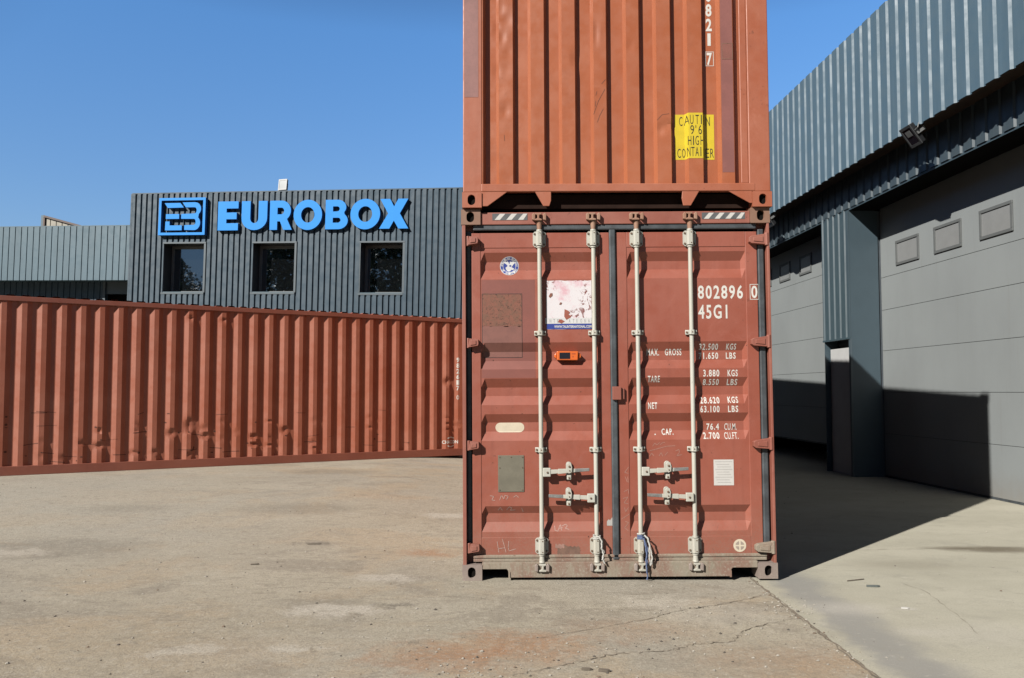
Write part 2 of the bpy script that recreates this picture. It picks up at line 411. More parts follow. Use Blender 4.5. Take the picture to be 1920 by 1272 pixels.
    h = n.math('ADD', n.math('MULTIPLY', s1, 0.35), n.math('ADD', n.math('MULTIPLY', b, 0.8), n.math('MULTIPLY', s3, 0.4)))
    return n.fin(col, 0.9, 0, n.bump(h, 0.5, 0.022), 0.2)
M['yard'] = yard_mat()

def apron_mat():
    n = NT('worn_concrete_apron')
    v = n.obj()
    a = n.noise(n.obj((1, 1.6, 1)), 0.8, 7, 0.62)
    col = n.mix(n.ramp(a, 0.34, 0.68), (0.520, 0.495, 0.395), (0.605, 0.575, 0.465))
    b = n.noise(n.obj((1, 1.4, 1), (4, 8, 0)), 2.4, 7, 0.66, 0.5)
    col = n.mix(n.ramp(b, 0.52, 0.74, 0, 0.40), col, (0.348, 0.330, 0.282))
    dn = n.math('MULTIPLY', n.math('SUBTRACT', n.noise(v, 2.2, 7, 0.7), 0.5), 1.3)
    x = n.sep(n.obj())[0]
    xx = n.math('ADD', x, n.math('MULTIPLY', dn, 0.35))
    band = n.math('MULTIPLY', n.ramp(xx, 1.92, 2.06), n.ramp(xx, 2.18, 2.48, 1, 0))
    col = n.mix(n.math('MULTIPLY', band, 0.65), col, (0.294, 0.294, 0.294))
    for (px, py, r, k) in ((4.353, 7.351, 0.20, 0.75), (4.634, 7.327, 0.22, 0.7), (4.084, 7.401, 0.12, 0.5), (3.323, 6.68, 0.3, 0.25)):
        d = n.math('ADD', n.dist(n.obj((0.4, 1, 1)), (px * 0.4, py, 0.0)), n.math('MULTIPLY', dn, 0.10))
        col = n.mix(n.ramp(d, 0.05, r, k, 0.0), col, (0.180, 0.150, 0.102))
    for (px, py, r, k) in ((2.252, 5.375, 0.25, 0.55), (2.646, 5.349, 0.06, 0.8), (2.465, 4.844, 0.15, 0.4), (2.855, 4.792, 0.4, 0.3)):
        d = n.math('ADD', n.dist(n.obj((0.6, 1, 1)), (px * 0.6, py, 0.0)), n.math('MULTIPLY', dn, 0.15))
        col = n.mix(n.ramp(d, 0.0, r, k, 0.0), col, (0.648, 0.612, 0.540))
    m1 = n.noise(n.obj((1, 1.3, 1), (6, 2, 1)), 6.5, 7, 0.72, 0.5)
    col = n.mix(n.ramp(m1, 0.52, 0.72, 0, 0.42), col, (0.395, 0.370, 0.300))
    m2 = n.noise(n.obj((1, 1.3, 1), (1, 9, 4)), 13, 6, 0.72, 0.4)
    col = n.mix(n.ramp(m2, 0.56, 0.72, 0, 0.45), col, (0.70, 0.67, 0.58))
    m3 = n.noise(n.obj((1, 1.3, 1), (8, 4, 2)), 3.2, 7, 0.75, 0.8)
    col = n.mix(n.ramp(m3, 0.60, 0.72, 0, 0.40), col, (0.36, 0.335, 0.27))
    s1 = n.noise(v, 85, 4, 0.7)
    col = n.mix(n.ramp(s1, 0.42, 0.68, 0, 0.35), col, (0.324, 0.300, 0.252))
    s3 = n.noise(n.obj((1, 1, 1), (3, 3, 3)), 24, 5, 0.75)
    col = n.mix(n.ramp(s3, 0.64, 0.73, 0, 0.40), col, (0.264, 0.240, 0.198))
    s4 = n.noise(n.obj((1, 1, 1), (7, 1, 3)), 40, 4, 0.7)
    col = n.mix(n.ramp(s4, 0.68, 0.74, 0, 0.55), col, (0.696, 0.672, 0.600))
    h = n.math('ADD', n.math('MULTIPLY', s1, 0.3), n.math('ADD', n.math('MULTIPLY', b, 0.5), n.math('MULTIPLY', s3, 0.3)))
    return n.fin(col, 0.82, 0, n.bump(h, 0.30, 0.015), 0.25)
M['apron'] = apron_mat()
M['crack'] = plain('dirt_filled_crack', (0.31, 0.255, 0.19), 0.95, 0, 0.4, 8, 0.3)

# ------------------------------------------------------------------ mesh helpers
class MB:
    def __init__(self):
        self.v = []; self.f = []; self.mi = []
    def add(self, verts, faces, m=0):
        b = len(self.v)
        self.v += [tuple(p) for p in verts]
        self.f += [tuple(i + b for i in f) for f in faces]
        self.mi += [m] * len(faces)
        return self
    def box(self, x0, x1, y0, y1, z0, z1, m=0, c=0.0):
        """box, optionally with chamfered edges on every side"""
        if c <= 0:
            vs = [(x, y, z) for x in (x0, x1) for y in (y0, y1) for z in (z0, z1)]
            return self.add(vs, [(0, 1, 3, 2), (4, 6, 7, 5), (0, 4, 5, 1), (2, 3, 7, 6), (0, 2, 6, 4), (1, 5, 7, 3)], m)
        bm = bmesh.new()
        bmesh.ops.create_cube(bm, size=1)
        for v in bm.verts:
            v.co = Vector(((x0 + x1) / 2 + v.co.x * (x1 - x0), (y0 + y1) / 2 + v.co.y * (y1 - y0), (z0 + z1) / 2 + v.co.z * (z1 - z0)))
        bmesh.ops.bevel(bm, geom=list(bm.edges), offset=c, segments=2, profile=0.5, affect='EDGES')
        self.bm(bm, m)
        return self
    def bm(self, bm, m=0):
        bm.verts.ensure_lookup_table(); bm.verts.index_update()
        self.add([v.co.copy() for v in bm.verts], [tuple(v.index for v in f.verts) for f in bm.faces], m)
        bm.free()
    def prism(self, poly, axis, a, b, m=0):
        """extrude a 2-D polygon; axis 'x','y','z' is the extrusion direction; poly is in the two other axes in order"""
        def P(u, w, t):
            return {'x': (t, u, w), 'y': (u, t, w), 'z': (u, w, t)}[axis]
        n = len(poly)
        vs = [P(u, w, a) for u, w in poly] + [P(u, w, b) for u, w in poly]
        fs = [tuple(range(n)), tuple(range(2 * n - 1, n - 1, -1))]
        fs += [(i, (i + 1) % n, n + (i + 1) % n, n + i) for i in range(n)]
        return self.add(vs, fs, m)
    def tube(self, pts, r, seg=10, m=0, cap=True):
        pts = [Vector(p) for p in pts]
        rs = r if isinstance(r, (list, tuple)) else [r] * len(pts)
        rings = []
        up = None
        for i, p in enumerate(pts):
            d = (pts[min(i + 1, len(pts) - 1)] - pts[max(i - 1, 0)]).normalized()
            if up is None:
                up = Vector((0, 0, 1)) if abs(d.z) < 0.9 else Vector((0, 1, 0))
            s = d.cross(up).normalized()
            up = s.cross(d).normalized()
            rings.append([p + (s * math.cos(2 * math.pi * k / seg) + up * math.sin(2 * math.pi * k / seg)) * rs[i] for k in range(seg)])
        vs = [q for rg in rings for q in rg]
        fs = []
        for i in range(len(pts) - 1):
            for k in range(seg):
                k2 = (k + 1) % seg
                fs.append((i * seg + k, i * seg + k2, (i + 1) * seg + k2, (i + 1) * seg + k))
        if cap:
            fs.append(tuple(range(seg - 1, -1, -1)))
            fs.append(tuple(range((len(pts) - 1) * seg, len(pts) * seg)))
        return self.add(vs, fs, m)
    def sheet(self, nu, nv, fn, m=0):
        """grid of nu x nv points from fn(i, j)"""
        vs = [fn(i, j) for i in range(nu) for j in range(nv)]
        fs = [(i * nv + j, (i + 1) * nv + j, (i + 1) * nv + j + 1, i * nv + j + 1) for i in range(nu - 1) for j in range(nv - 1)]
        return self.add(vs, fs, m)
    def xf(self, mat):
        self.v = [tuple(mat @ Vector(p)) for p in self.v]
        return self
    def join(self, o, m=None):
        b = len(self.v)
        self.v += o.v
        self.f += [tuple(i + b for i in f) for f in o.f]
        self.mi += (o.mi if m is None else [m] * len(o.f))
        return self
    def build(self, name, mats, parent=None, smooth=None, bevel=0.0, fixn=True):
        me = bpy.data.meshes.new(name)
        me.from_pydata(self.v, [], self.f)
        if not isinstance(mats, (list, tuple)):
            mats = [mats]
        for mt in mats:
            me.materials.append(mt)
        for p, k in zip(me.polygons, self.mi):
            p.material_index = k
        if fixn:
            b = bmesh.new(); b.from_mesh(me)
            bmesh.ops.recalc_face_normals(b, faces=b.faces)
            b.to_mesh(me); b.free()
        if smooth:
            me.shade_smooth()
            me.set_sharp_from_angle(angle=R(smooth))
        me.update()
        o = bpy.data.objects.new(name, me)
        COL.objects.link(o)
        if parent is not None:
            o.parent = parent
        if bevel:
            bv = o.modifiers.new('edge_round', 'BEVEL')
            bv.width = bevel; bv.segments = 2; bv.limit_method = 'ANGLE'; bv.angle_limit = R(40)
        return o

def thing(name, label, cat, loc=(0, 0, 0), rot=(0, 0, 0), group=None):
    o = bpy.data.objects.new(name, None)
    COL.objects.link(o)
    o.location = loc; o.rotation_euler = rot
    o.empty_display_size = 0.2
    return tag(o, label, cat, group)
def tag(o, label, cat, group=None):
    o['label'] = label; o['category'] = cat
    if group:
        o['group'] = group
    return o
def struct(o):
    o['kind'] = 'structure'
    return o

def curve_faces(loops):
    """fill closed 2-D loops (holes allowed) -> list of verts (x,y), faces"""
    cu = bpy.data.curves.new('tmp', 'CURVE')
    cu.dimensions = '2D'; cu.fill_mode = 'BOTH'
    for lp in loops:
        s = cu.splines.new('POLY')
        s.points.add(len(lp) - 1)
        for p, q in zip(s.points, lp):
            p.co = (q[0], q[1], 0, 1)
        s.use_cyclic_u = True
    o = bpy.data.objects.new('tmp', cu)
    me = bpy.data.meshes.new_from_object(o)
    vs = [(v.co.x, v.co.y) for v in me.vertices]
    fs = [tuple(p.vertices) for p in me.polygons]
    bpy.data.objects.remove(o); bpy.data.curves.remove(cu); bpy.data.meshes.remove(me)
    return vs, fs
def text_faces(s, bold=0.0, spacing=1.0):
    cu = bpy.data.curves.new('tmp', 'FONT')
    cu.body = s; cu.size = 1.0; cu.offset = bold; cu.resolution_u = 3
    cu.space_character = spacing
    cu.fill_mode = 'BOTH'
    o = bpy.data.objects.new('tmp', cu)
    me = bpy.data.meshes.new_from_object(o)
    vs = [(v.co.x, v.co.y) for v in me.vertices]
    fs = [tuple(p.vertices) for p in me.polygons]
    bpy.data.objects.remove(o); bpy.data.curves.remove(cu); bpy.data.meshes.remove(me)
    return vs, fs
def fit(vf, x0, x1, z0, z1):
    vs, fs = vf
    ax = min(v[0] for v in vs); bx = max(v[0] for v in vs)
    az = min(v[1] for v in vs); bz = max(v[1] for v in vs)
    return [(x0 + (v[0] - ax) / (bx - ax) * (x1 - x0), z0 + (v[1] - az) / (bz - az) * (z1 - z0)) for v in vs], fs
def merge2(parts):
    vs = []; fs = []
    for v, f in parts:
        b = len(vs); vs += v; fs += [tuple(i + b for i in q) for q in f]
    return vs, fs
def rect2(x0, x1, z0, z1):
    return [(x0, z0), (x1, z0), (x1, z1), (x0, z1)], [(0, 1, 2, 3)]
def disc2(cx, cz, r, n=28, r2=None):
    r2 = r2 or r
    return [(cx + r * math.cos(2 * math.pi * k / n), cz + r2 * math.sin(2 * math.pi * k / n)) for k in range(n)], [tuple(range(n))]
def ring2(cx, cz, r0, r1, n=32):
    vs = [(cx + r * math.cos(2 * math.pi * k / n), cz + r * math.sin(2 * math.pi * k / n)) for r in (r0, r1) for k in range(n)]
    return vs, [(k, (k + 1) % n, n + (k + 1) % n, n + k) for k in range(n)]
def frame2(x0, x1, z0, z1, t):
    return merge2([rect2(x0, x1, z0, z0 + t), rect2(x0, x1, z1 - t, z1), rect2(x0, x0 + t, z0 + t, z1 - t), rect2(x1 - t, x1, z0 + t, z1 - t)])
def stroke2(pts, w):
    vs = []; fs = []
    for i in range(len(pts) - 1):
        a = Vector(pts[i]); b = Vector(pts[i + 1])
        if (b - a).length < 1e-6:
            continue
        d = (b - a).normalized(); n = Vector((-d.y, d.x)) * w / 2
        a = a - d * w * 0.3; b = b + d * w * 0.3
        k = len(vs)
        vs += [tuple(a + n), tuple(b + n), tuple(b - n), tuple(a - n)]
        fs.append((k, k + 1, k + 2, k + 3))
    return vs, fs
def wrap(vf, surf, xb=(), zb=()):
    """lay a flat drawing on a folded surface: cut at the folds, then move each vertex to surf(x, z)"""
    bm = bmesh.new()
    vv = [bm.verts.new((v[0], 0, v[1])) for v in vf[0]]
    for f in vf[1]:
        try:
            bm.faces.new([vv[i] for i in f])
        except ValueError:
            pass
    for x in xb:
        bmesh.ops.bisect_plane(bm, geom=bm.verts[:] + bm.edges[:] + bm.faces[:], plane_co=(x, 0, 0), plane_no=(1, 0, 0), dist=1e-6)
    for z in zb:
        bmesh.ops.bisect_plane(bm, geom=bm.verts[:] + bm.edges[:] + bm.faces[:], plane_co=(0, 0, z), plane_no=(0, 0, 1), dist=1e-6)
    for v in bm.verts:
        v.co = Vector(surf(v.co.x, v.co.z))
    mb = MB(); mb.bm(bm)
    return mb
def interp(bp, t):
    if t <= bp[0][0]:
        return bp[0][1]
    for (a, va), (b, vb) in zip(bp, bp[1:]):
        if t <= b:
            return va + (vb - va) * (t - a) / (b - a) if b > a else vb
    return bp[-1][1]

def stadium(cx, cz, hw, hh, n=8):
    r = min(hw, hh)
    pts = []
    for k in range(n + 1):
        a = math.pi * k / n
        pts.append((cx + r * math.cos(a) * (hw / r if hw <= hh else 1), cz + (hh - r) + r * math.sin(a)))
    for k in range(n + 1):
        a = math.pi + math.pi * k / n
        pts.append((cx + r * math.cos(a), cz - (hh - r) + r * math.sin(a)))
    return pts

def casting(mb, x0, x1, y0, y1, z0, z1, sx, sy, hole_m, hw=0.030, hh=0.042, off=0.0):
    """ISO corner casting: block with an oval eye in its end face (sy=-1: y0 side) and its outer side face (sx)"""
    def face(P, cu, cw, hu, hv, ou, ow):
        pts = stadium(ou, ow, hw, hh, 8)
        n = len(pts)
        outer = []
        for (a, b) in pts:
            du, dw = a - cu, b - cw
            s = 1.0 / max(abs(du) / hu, abs(dw) / hv, 1e-6)
            outer.append([cu + du * s, cw + dw * s])
        for cx_, cy_ in ((cu + hu, cw + hv), (cu - hu, cw + hv), (cu - hu, cw - hv), (cu + hu, cw - hv)):
            j = min(range(n), key=lambda k: (outer[k][0] - cx_) ** 2 + (outer[k][1] - cy_) ** 2)
            outer[j] = [cx_, cy_]
        vs = [P(a, b, 0) for a, b in outer] + [P(a, b, 0) for a, b in pts] + [P(a, b, 0.03) for a, b in pts]
        fs = [(k, (k + 1) % n, n + (k + 1) % n, n + k) for k in range(n)]
        mb.add(vs, fs, 0)
        mb.add(vs, [(n + k, n + (k + 1) % n, 2 * n + (k + 1) % n, 2 * n + k) for k in range(n)], 0)
        mb.add(vs[2 * n:], [tuple(range(n))], 1)
    cx, cy, cz = (x0 + x1) / 2, (y0 + y1) / 2, (z0 + z1) / 2
    yf, yb = (y0, y1) if sy < 0 else (y1, y0)
    dy = 1 if sy < 0 else -1
    xf_, xb_ = (x0, x1) if sx < 0 else (x1, x0)
    dx = 1 if sx < 0 else -1
    face(lambda u, w, d: (u, yf + d * dy, w), cx, cz, (x1 - x0) / 2, (z1 - z0) / 2, cx + off, cz)
    face(lambda u, w, d: (xf_ + d * dx, u, w), cy, cz, (y1 - y0) / 2, (z1 - z0) / 2, cy, cz)
    vs = [(x, y, z) for x in (x0, x1) for y in (y0, y1) for z in (z0, z1)]
    bk = (0, 1, 3, 2) if xb_ == x0 else (4, 6, 7, 5)
    bk2 = (0, 4, 5, 1) if yb == y0 else (2, 3, 7, 6)
    mb.add(vs, [bk, bk2, (0, 2, 6, 4), (1, 5, 7, 3)], 0)

# ------------------------------------------------------------------ containers
W, L, H = 2.438, 12.192, 2.896

def side_profile(length, pitch=0.278, d=0.036):
    """breakpoints (s, depth inward) of the long-side corrugation"""
    bp = [(0, 0)]
    s = 0.10
    while s + pitch < length - 0.06:
        bp += [(s, 0), (s + 0.068, d), (s + 0.138, d), (s + 0.206, 0)]
        s += pitch
    bp.append((length, 0))
    return bp

def dent_fn(dents):
    def f(s, z):
        t = 0.0
        for (cs, cz, rs, rz, dp) in dents:
            q = ((s - cs) / rs) ** 2 + ((z - cz) / rz) ** 2
            if q < 1:
                t += dp * (1 - q) ** 2
        return t
    return f

def long_side(x, sgn, mat, parent, dents=None):
    """corrugated long wall at x; sgn=+1 faces +x"""
    bp = side_profile(L - 0.30)
    ss = [(0.15 + s, d) for s, d in bp]
    if dents:
        f = dent_fn(dents)
        zs = [0.155 + (2.80 - 0.155) * k / 66 for k in range(67)]
        s2 = []
        for (a, da), (b, db) in zip(ss, ss[1:]):
            s2.append((a, da)); s2.append(((a + b) / 2, (da + db) / 2))
        s2.append(ss[-1]); ss = s2
    else:
        f = lambda s, z: 0.0
        zs = [0.155, 2.80]
    mb = MB()
    mb.sheet(len(ss), len(zs), lambda i, j: (x - sgn * (0.012 + ss[i][1] + f(ss[i][0], zs[j])), ss[i][0], zs[j]))
    return mb.build('side_panel', mat, parent, smooth=None if not dents else 22)

def container_shell(root, frame, panel, rail, cast, front_cast=None, dents=None, side_label=None):
    """posts, rails, castings, long sides, roof, floor and the far blind end"""
    cs = []
    for (sx, xa, xb) in ((-1, 0, 0.153), (1, W - 0.153, W)):
        for (sy, ya, yb) in ((-1, 0, 0.178), (1, L - 0.178, L)):
            for (za, zb) in ((0, 0.121), (H - 0.121, H)):
                mb = MB()
                ex = 0.0
                casting(mb, xa, xb, ya, yb, za, zb, sx, sy, 1, off=0.004 * sx)
                fm = front_cast[0 if za == 0 else 1] if (front_cast and sy < 0) else cast
                cs.append(mb.build('corner_casting', [fm, M['dark']], root, bevel=0.007))
    for sgn, x in ((-1, 0.0), (1, W)):
        xa, xb = (0.006, 0.066) if sgn < 0 else (W - 0.066, W - 0.006)
        MB().box(xa, xb, 0.178, L - 0.178, 0.012, 0.160, c=0.006).build('bottom_rail', rail, root)
        MB().box(xa, xb, 0.178, L - 0.178, 2.790, H - 0.026, c=0.006).build('top_rail', rail, root)
        long_side(x + (0.008 if sgn < 0 else -0.008), sgn, panel, root, dents if sgn > 0 else None)
        # far-end posts
        MB().box(*((0.006, 0.12) if sgn < 0 else (W - 0.12, W - 0.006)), L - 0.15, L - 0.006, 0.121, H - 0.121, c=0.008).build('corner_post', frame, root)
    # roof: shallow cross corrugation
    n = int((L - 0.36) / 0.21)
    mb = MB()
    prof = []
    for k in range(n):
        s = 0.18 + (L - 0.36) * k / n
        prof += [(s, 0), (s + 0.06, 0), (s + 0.09, 0.028), (s + 0.18, 0.028)]
    mb.sheet(len(prof), 2, lambda i, j: (0.03 + (W - 0.06) * j, prof[i][0], H - 0.030 + prof[i][1]))
    mb.build('roof', panel, root)
    MB().box(0.066, W - 0.066, 0.10, L - 0.1, 0.125, 0.150).build('floor', M['under'], root)
    mb = MB()
    for k in range(24):
        y = 0.5 + k * (L - 1.0) / 23
        mb.box(0.066, W - 0.066, y - 0.025, y + 0.025, 0.03, 0.124)
    mb.build('cross_members', M['under'], root)
    # far blind end
    bp = [(0.12, 0.03)]
    x = 0.15
    while x + 0.24 < W - 0.12:
        bp += [(x, 0.03), (x + 0.022, 0.075), (x + 0.11, 0.075), (x + 0.132, 0.03)]
        x += 0.243
    bp.append((W - 0.12, 0.03))
    mb = MB()
    mb.sheet(len(bp), 2, lambda i, j: (bp[i][0], L - bp[i][1], 0.155 + 2.64 * j))
    mb.build('end_panel', panel, root)
    MB().box(0.153, W - 0.153, L - 0.10, L - 0.012, 0.03, 0.165, c=0.006).build('end_rail', rail, root)
    MB().box(0.153, W - 0.153, L - 0.10, L - 0.012, H - 0.12, H - 0.03, c=0.006).build('end_rail', rail, root)
    return cs

# ================================================================== ground
LINE_X = 1.872
def gz(x, y):
    a = min(1, max(0, (y - 7.0) / 4.5)); a = a * a * (3 - 2 * a)
    b = min(1, max(0, (0.2 - x) / 2.5)); b = b * b * (3 - 2 * b)
    return 0.13 * a * b
xs = [-600, -200, -80, -40, -25] + [-18 + 0.4 * k for k in range(49)] + [LINE_X]
xs = [x for x in xs if x <= LINE_X - 0.15] + [LINE_X]
ys = [-600, -200, -60, -20, -8] + [-2 + 0.4 * k for k in range(56)] + [24, 30, 40, 60, 120, 300, 700]
mb = MB()
mb.sheet(len(xs), len(ys), lambda i, j: (xs[i], ys[j], gz(xs[i], ys[j])))
ground = struct(mb.build('ground', M['yard'], smooth=60))
mb = MB()
xs2 = [LINE_X, 6, 12, 20, 40, 100, 300, 600]
mb.sheet(len(xs2), len(ys), lambda i, j: (xs2[i], ys[j], 0.0))
apron = struct(mb.build('concrete_apron', M['apron']))

def crack(pts, w, parent, z=0.004, sub=7, jit=0.03):
    rnd = random.Random(int(abs(pts[0][0]) * 1000))
    P = []
    for (a, b) in zip(pts, pts[1:]):
        for k in range(sub):
            t = k / sub
            P.append(Vector((a[0] + (b[0] - a[0]) * t + rnd.uniform(-jit, jit), a[1] + (b[1] - a[1]) * t + rnd.uniform(-jit, jit), 0)))
    P.append(Vector((pts[-1][0], pts[-1][1], 0)))
    vs = []
    for i, p in enumerate(P):
        d = (P[min(i + 1, len(P) - 1)] - P[max(i - 1, 0)]).normalized()
        n = Vector((-d.y, d.x, 0)) * w * rnd.uniform(0.05, 0.9) * (0.2 if i in (0, len(P) - 1) else 1)
        vs += [(p.x + n.x, p.y + n.y, gz(p.x, p.y) + z), (p.x - n.x * rnd.uniform(.4, 1), p.y - n.y * rnd.uniform(.4, 1), gz(p.x, p.y) + z)]
    MB().add(vs, [(2 * i, 2 * i + 1, 2 * i + 3, 2 * i + 2) for i in range(len(P) - 1)]).build('crack', M['crack'], parent)
crack([(LINE_X, 2.2), (LINE_X, 4), (LINE_X, 6.6), (LINE_X, 9)], 0.011, ground, sub=60, jit=0.008)
crack([(LINE_X - .012, 2.2), (LINE_X - .02, 4), (LINE_X - .012, 6.6), (LINE_X - .015, 9)], 0.009, ground, z=0.006, sub=45, jit=0.012)
crack([(1.879, 5.738), (1.56, 5.536), (1.297, 5.375), (1.183, 5.349)], 0.006, ground, sub=16, jit=0.016)
crack([(1.82, 5.125), (1.443, 4.898), (1.282, 4.651), (1.045, 4.593), (0.869, 4.482), (0.564, 4.437), (0.255, 4.242), (0.0, 4.101)], 0.006, ground, sub=14, jit=0.016)
crack([(1.183, 5.349), (0.893, 5.125), (0.56, 4.92), (0.126, 4.71)], 0.005, ground, sub=9, jit=0.012)
crack([(LINE_X, 7.136), (2.928, 7.254), (3.451, 7.327), (4.169, 7.376), (4.797, 7.426)], 0.006, apron, sub=12, jit=0.008)
crack([(2.967, 6.054), (3.016, 5.799), (2.919, 5.247), (2.792, 4.741)], 0.003, apron, sub=9, jit=0.01)

# loose grit and stones
rnd = random.Random(3)
mb = MB()
def stone(x, y, r, m):
    z = gz(x, y) + r * 0.25
    h = rnd.uniform(0.4, 0.8)
    n = 5
    a0 = rnd.uniform(0, 6)
    ring = [(x + r * math.cos(a0 + 6.283 * k / n) * rnd.uniform(.7, 1.2), y + r * math.sin(a0 + 6.283 * k / n) * rnd.uniform(.7, 1.2), z) for k in range(n)]
    mb.add(ring + [(x + r * .3, y, z + r * h), (x, y, z - r * .5)], [(k, (k + 1) % n, n) for k in range(n)] + [((k + 1) % n, k, n + 1) for k in range(n)], m)
for k in range(2600):
    y = 3.3 + rnd.random() ** 1.6 * 9
    x = rnd.uniform(-0.75, 0.75) * y
    if y > 6.1 and -0.4 < x < 2.1:
        continue
    if x > 1.9 and rnd.random() < 0.6:
        continue
    stone(x, y, 0.0025 + 0.010 * rnd.random() ** 5, 0 if rnd.random() < .62 else (1 if rnd.random() < .7 else 2))
for (cx, cy, sp, n) in ((-0.222, 4.147, 0.12, 60), (-0.361, 4.325, 0.15, 45), (-0.927, 5.125, 0.06, 14), (-1.618, 5.032, 0.04, 12), (1.086, 5.066, 0.3, 70), (1.874, 5.375, 0.12, 60), (0.376, 4.325, 0.3, 80), (1.411, 4.792, 0.35, 90)):
    for k in range(n):
        stone(rnd.gauss(cx, sp), rnd.gauss(cy, sp), 0.003 + 0.009 * rnd.random() ** 3, 0 if rnd.random() < .75 else 1)
for k in range(260):
    stone(LINE_X + rnd.gauss(-.02, .035), rnd.uniform(3.4, 6.2), 0.003 + 0.008 * rnd.random() ** 3, 0 if rnd.random() < .6 else 2)
grit = mb.build('gravel', [plain('pale_grit', (0.52, 0.48, 0.41), .9, 0, .3, 3), plain('dark_grit', (0.14, 0.12, 0.10), .9, 0, .3, 3), plain('brown_grit', (0.28, 0.20, 0.14), .9, 0, .3, 3)])
grit['kind'] = 'stuff'
grit['label'] = 'loose pale and dark stone chips scattered over the yard surface'

def splinter(x, y, ang, ln, w, h, mat, name, label, cat):
    o = MB().prism([(-ln / 2, -w / 2), (ln * .3, -w / 2), (ln / 2, -w * .1), (ln * .35, w / 2), (-ln * .45, w * .4)], 'z', 0, h).build(name, mat)
    o.location = (x, y, gz(x, y) + 0.002); o.rotation_euler = (0, 0, ang)
    return tag(o, label, cat)
splinter(2.655, 6.138, 0.35, 0.17, 0.008, 0.007, M['stick'], 'wood_splinter', 'thin dark wood splinter on the concrete right of the stacked containers', 'wood splinter')
splinter(2.699, 5.94, -0.1, 0.10, 0.022, 0.012, M['scrap_green'], 'metal_offcut', 'short grey green offcut lying beside the thin wood splinter on concrete', 'offcut')
splinter(2.643, 5.349, -0.3, 0.05, 0.02, 0.008, M['paper'], 'paper_scrap', 'small white scrap on the pale concrete in front of the grey door', 'scrap')
splinter(-1.881, 7.554, 0.1, 0.13, 0.026, 0.006, M['stick'], 'bark_chip', 'longest dark flat chip on the asphalt before the lone red container', 'chip')
splinter(-2.171, 6.7, 0.25, 0.07, 0.026, 0.006, M['stick'], 'bark_chip', 'short dark chip lying nearer the camera than the longest chip', 'chip')
splinter(0.391, 4.186, -0.1, 0.055, 0.016, 0.010, M['stick'], 'leaf_litter', 'small curled brown leaf at the bottom edge below the container doors', 'dead leaf')
splinter(0.481, 4.163, -0.2, 0.060, 0.02, 0.012, M['stick'], 'leaf_litter', 'broader curled brown leaf right of the small one at bottom edge', 'dead leaf')

# ================================================================== lower container (doors to camera)
LO = thing('shipping_container', 'weathered red container with closed cargo doors at the bottom of the stack', 'shipping container', (-0.383, 6.13, 0.0), (0, -0.0068, 0), 'red shipping containers')
container_shell(LO, M['frame_red'], M['side_red'], M['side_rail'], M['casting_brown'], (M['casting_grey'], M['casting_brown']))

YD = 0.050                      # outer face of the door leaves
GROOVES = [(2.560, 2.489, 2.423, 2.347), (1.843, 1.771, 1.699, 1.632), (1.560, 1.489, 1.422, 1.351), (1.280, 1.213, 1.142, 1.071), (0.562, 0.502, 0.434, 0.362)]
GD = 0.036
ZP = sorted([z for g in GROOVES for z in g])
Z_R0, Z_R1 = 0.3213, 2.5962
zprof = [(0.20, 0)]
for g in reversed(GROOVES):
    zprof += [(g[3], 0), (g[2], GD), (g[1], GD), (g[0], 0)]
zprof += [(2.80, 0)]
PANELS = [(0.1499, 1.0879), (1.3099, 2.2519)]
ES = 0.030
def door_y(x, z):
    for a, b in PANELS:
        if a < x < b:
            if z < Z_R0 or z > Z_R1:
                return YD - 0.0005
            k = min(1, (x - a) / ES, (b - x) / ES)
            return YD + 0.004 + k * interp(zprof, z)
    return YD
XB = [v for a, b in PANELS for v in (a + 0.001, a + ES, b - ES, b - 0.001)]
def on_door(vf, eps=0.0015):
    return wrap(vf, lambda x, z: (x, door_y(x, z) - eps, z), XB, [Z_R0 - .0005, Z_R0 + .0005] + ZP + [Z_R1 - .0005, Z_R1 + .0005])

Z_DT, Z_DB = 2.7162, 0.1833
LEAF = [(0.0789, 1.1719), (1.2259, 2.3449)]
doors = []
for i, (a, b) in enumerate(LEAF):
    pa, pb = PANELS[i]
    mb = MB()
    zs = [Z_R0] + ZP + [Z_R1]
    xsd = [pa, pa + ES, pb - ES, pb]
    mb.sheet(4, len(zs), lambda u, w: (xsd[u], YD + 0.004 + (interp(zprof, zs[w]) if 0 < u < 3 else 0), zs[w]))
    mb.box(a, pa, YD, YD + 0.05, Z_DB, Z_DT, c=0.004)
    mb.box(pb, b, YD, YD + 0.05, Z_DB, Z_DT, c=0.004)
    mb.box(pa, pb, YD - 0.0005, YD + 0.05, Z_R1, Z_DT, c=0.003)
    mb.box(pa, pb, YD - 0.0005, YD + 0.05, Z_DB, Z_R0, c=0.003)
    d = mb.build('door', M['door_red'], LO)
    doors.append(d)
doors[0]['label'] = 'left door leaf with torn white poster and grey plate'
doors[1]['label'] = 'right door leaf with white weight lettering'
DL, DR = doors
# inside wall behind the leaves keeps light out
MB().box(0.02, W - 0.02, 0.13, 0.15, 0.10, H - 0.06).build('door_backing', M['dark'], LO)
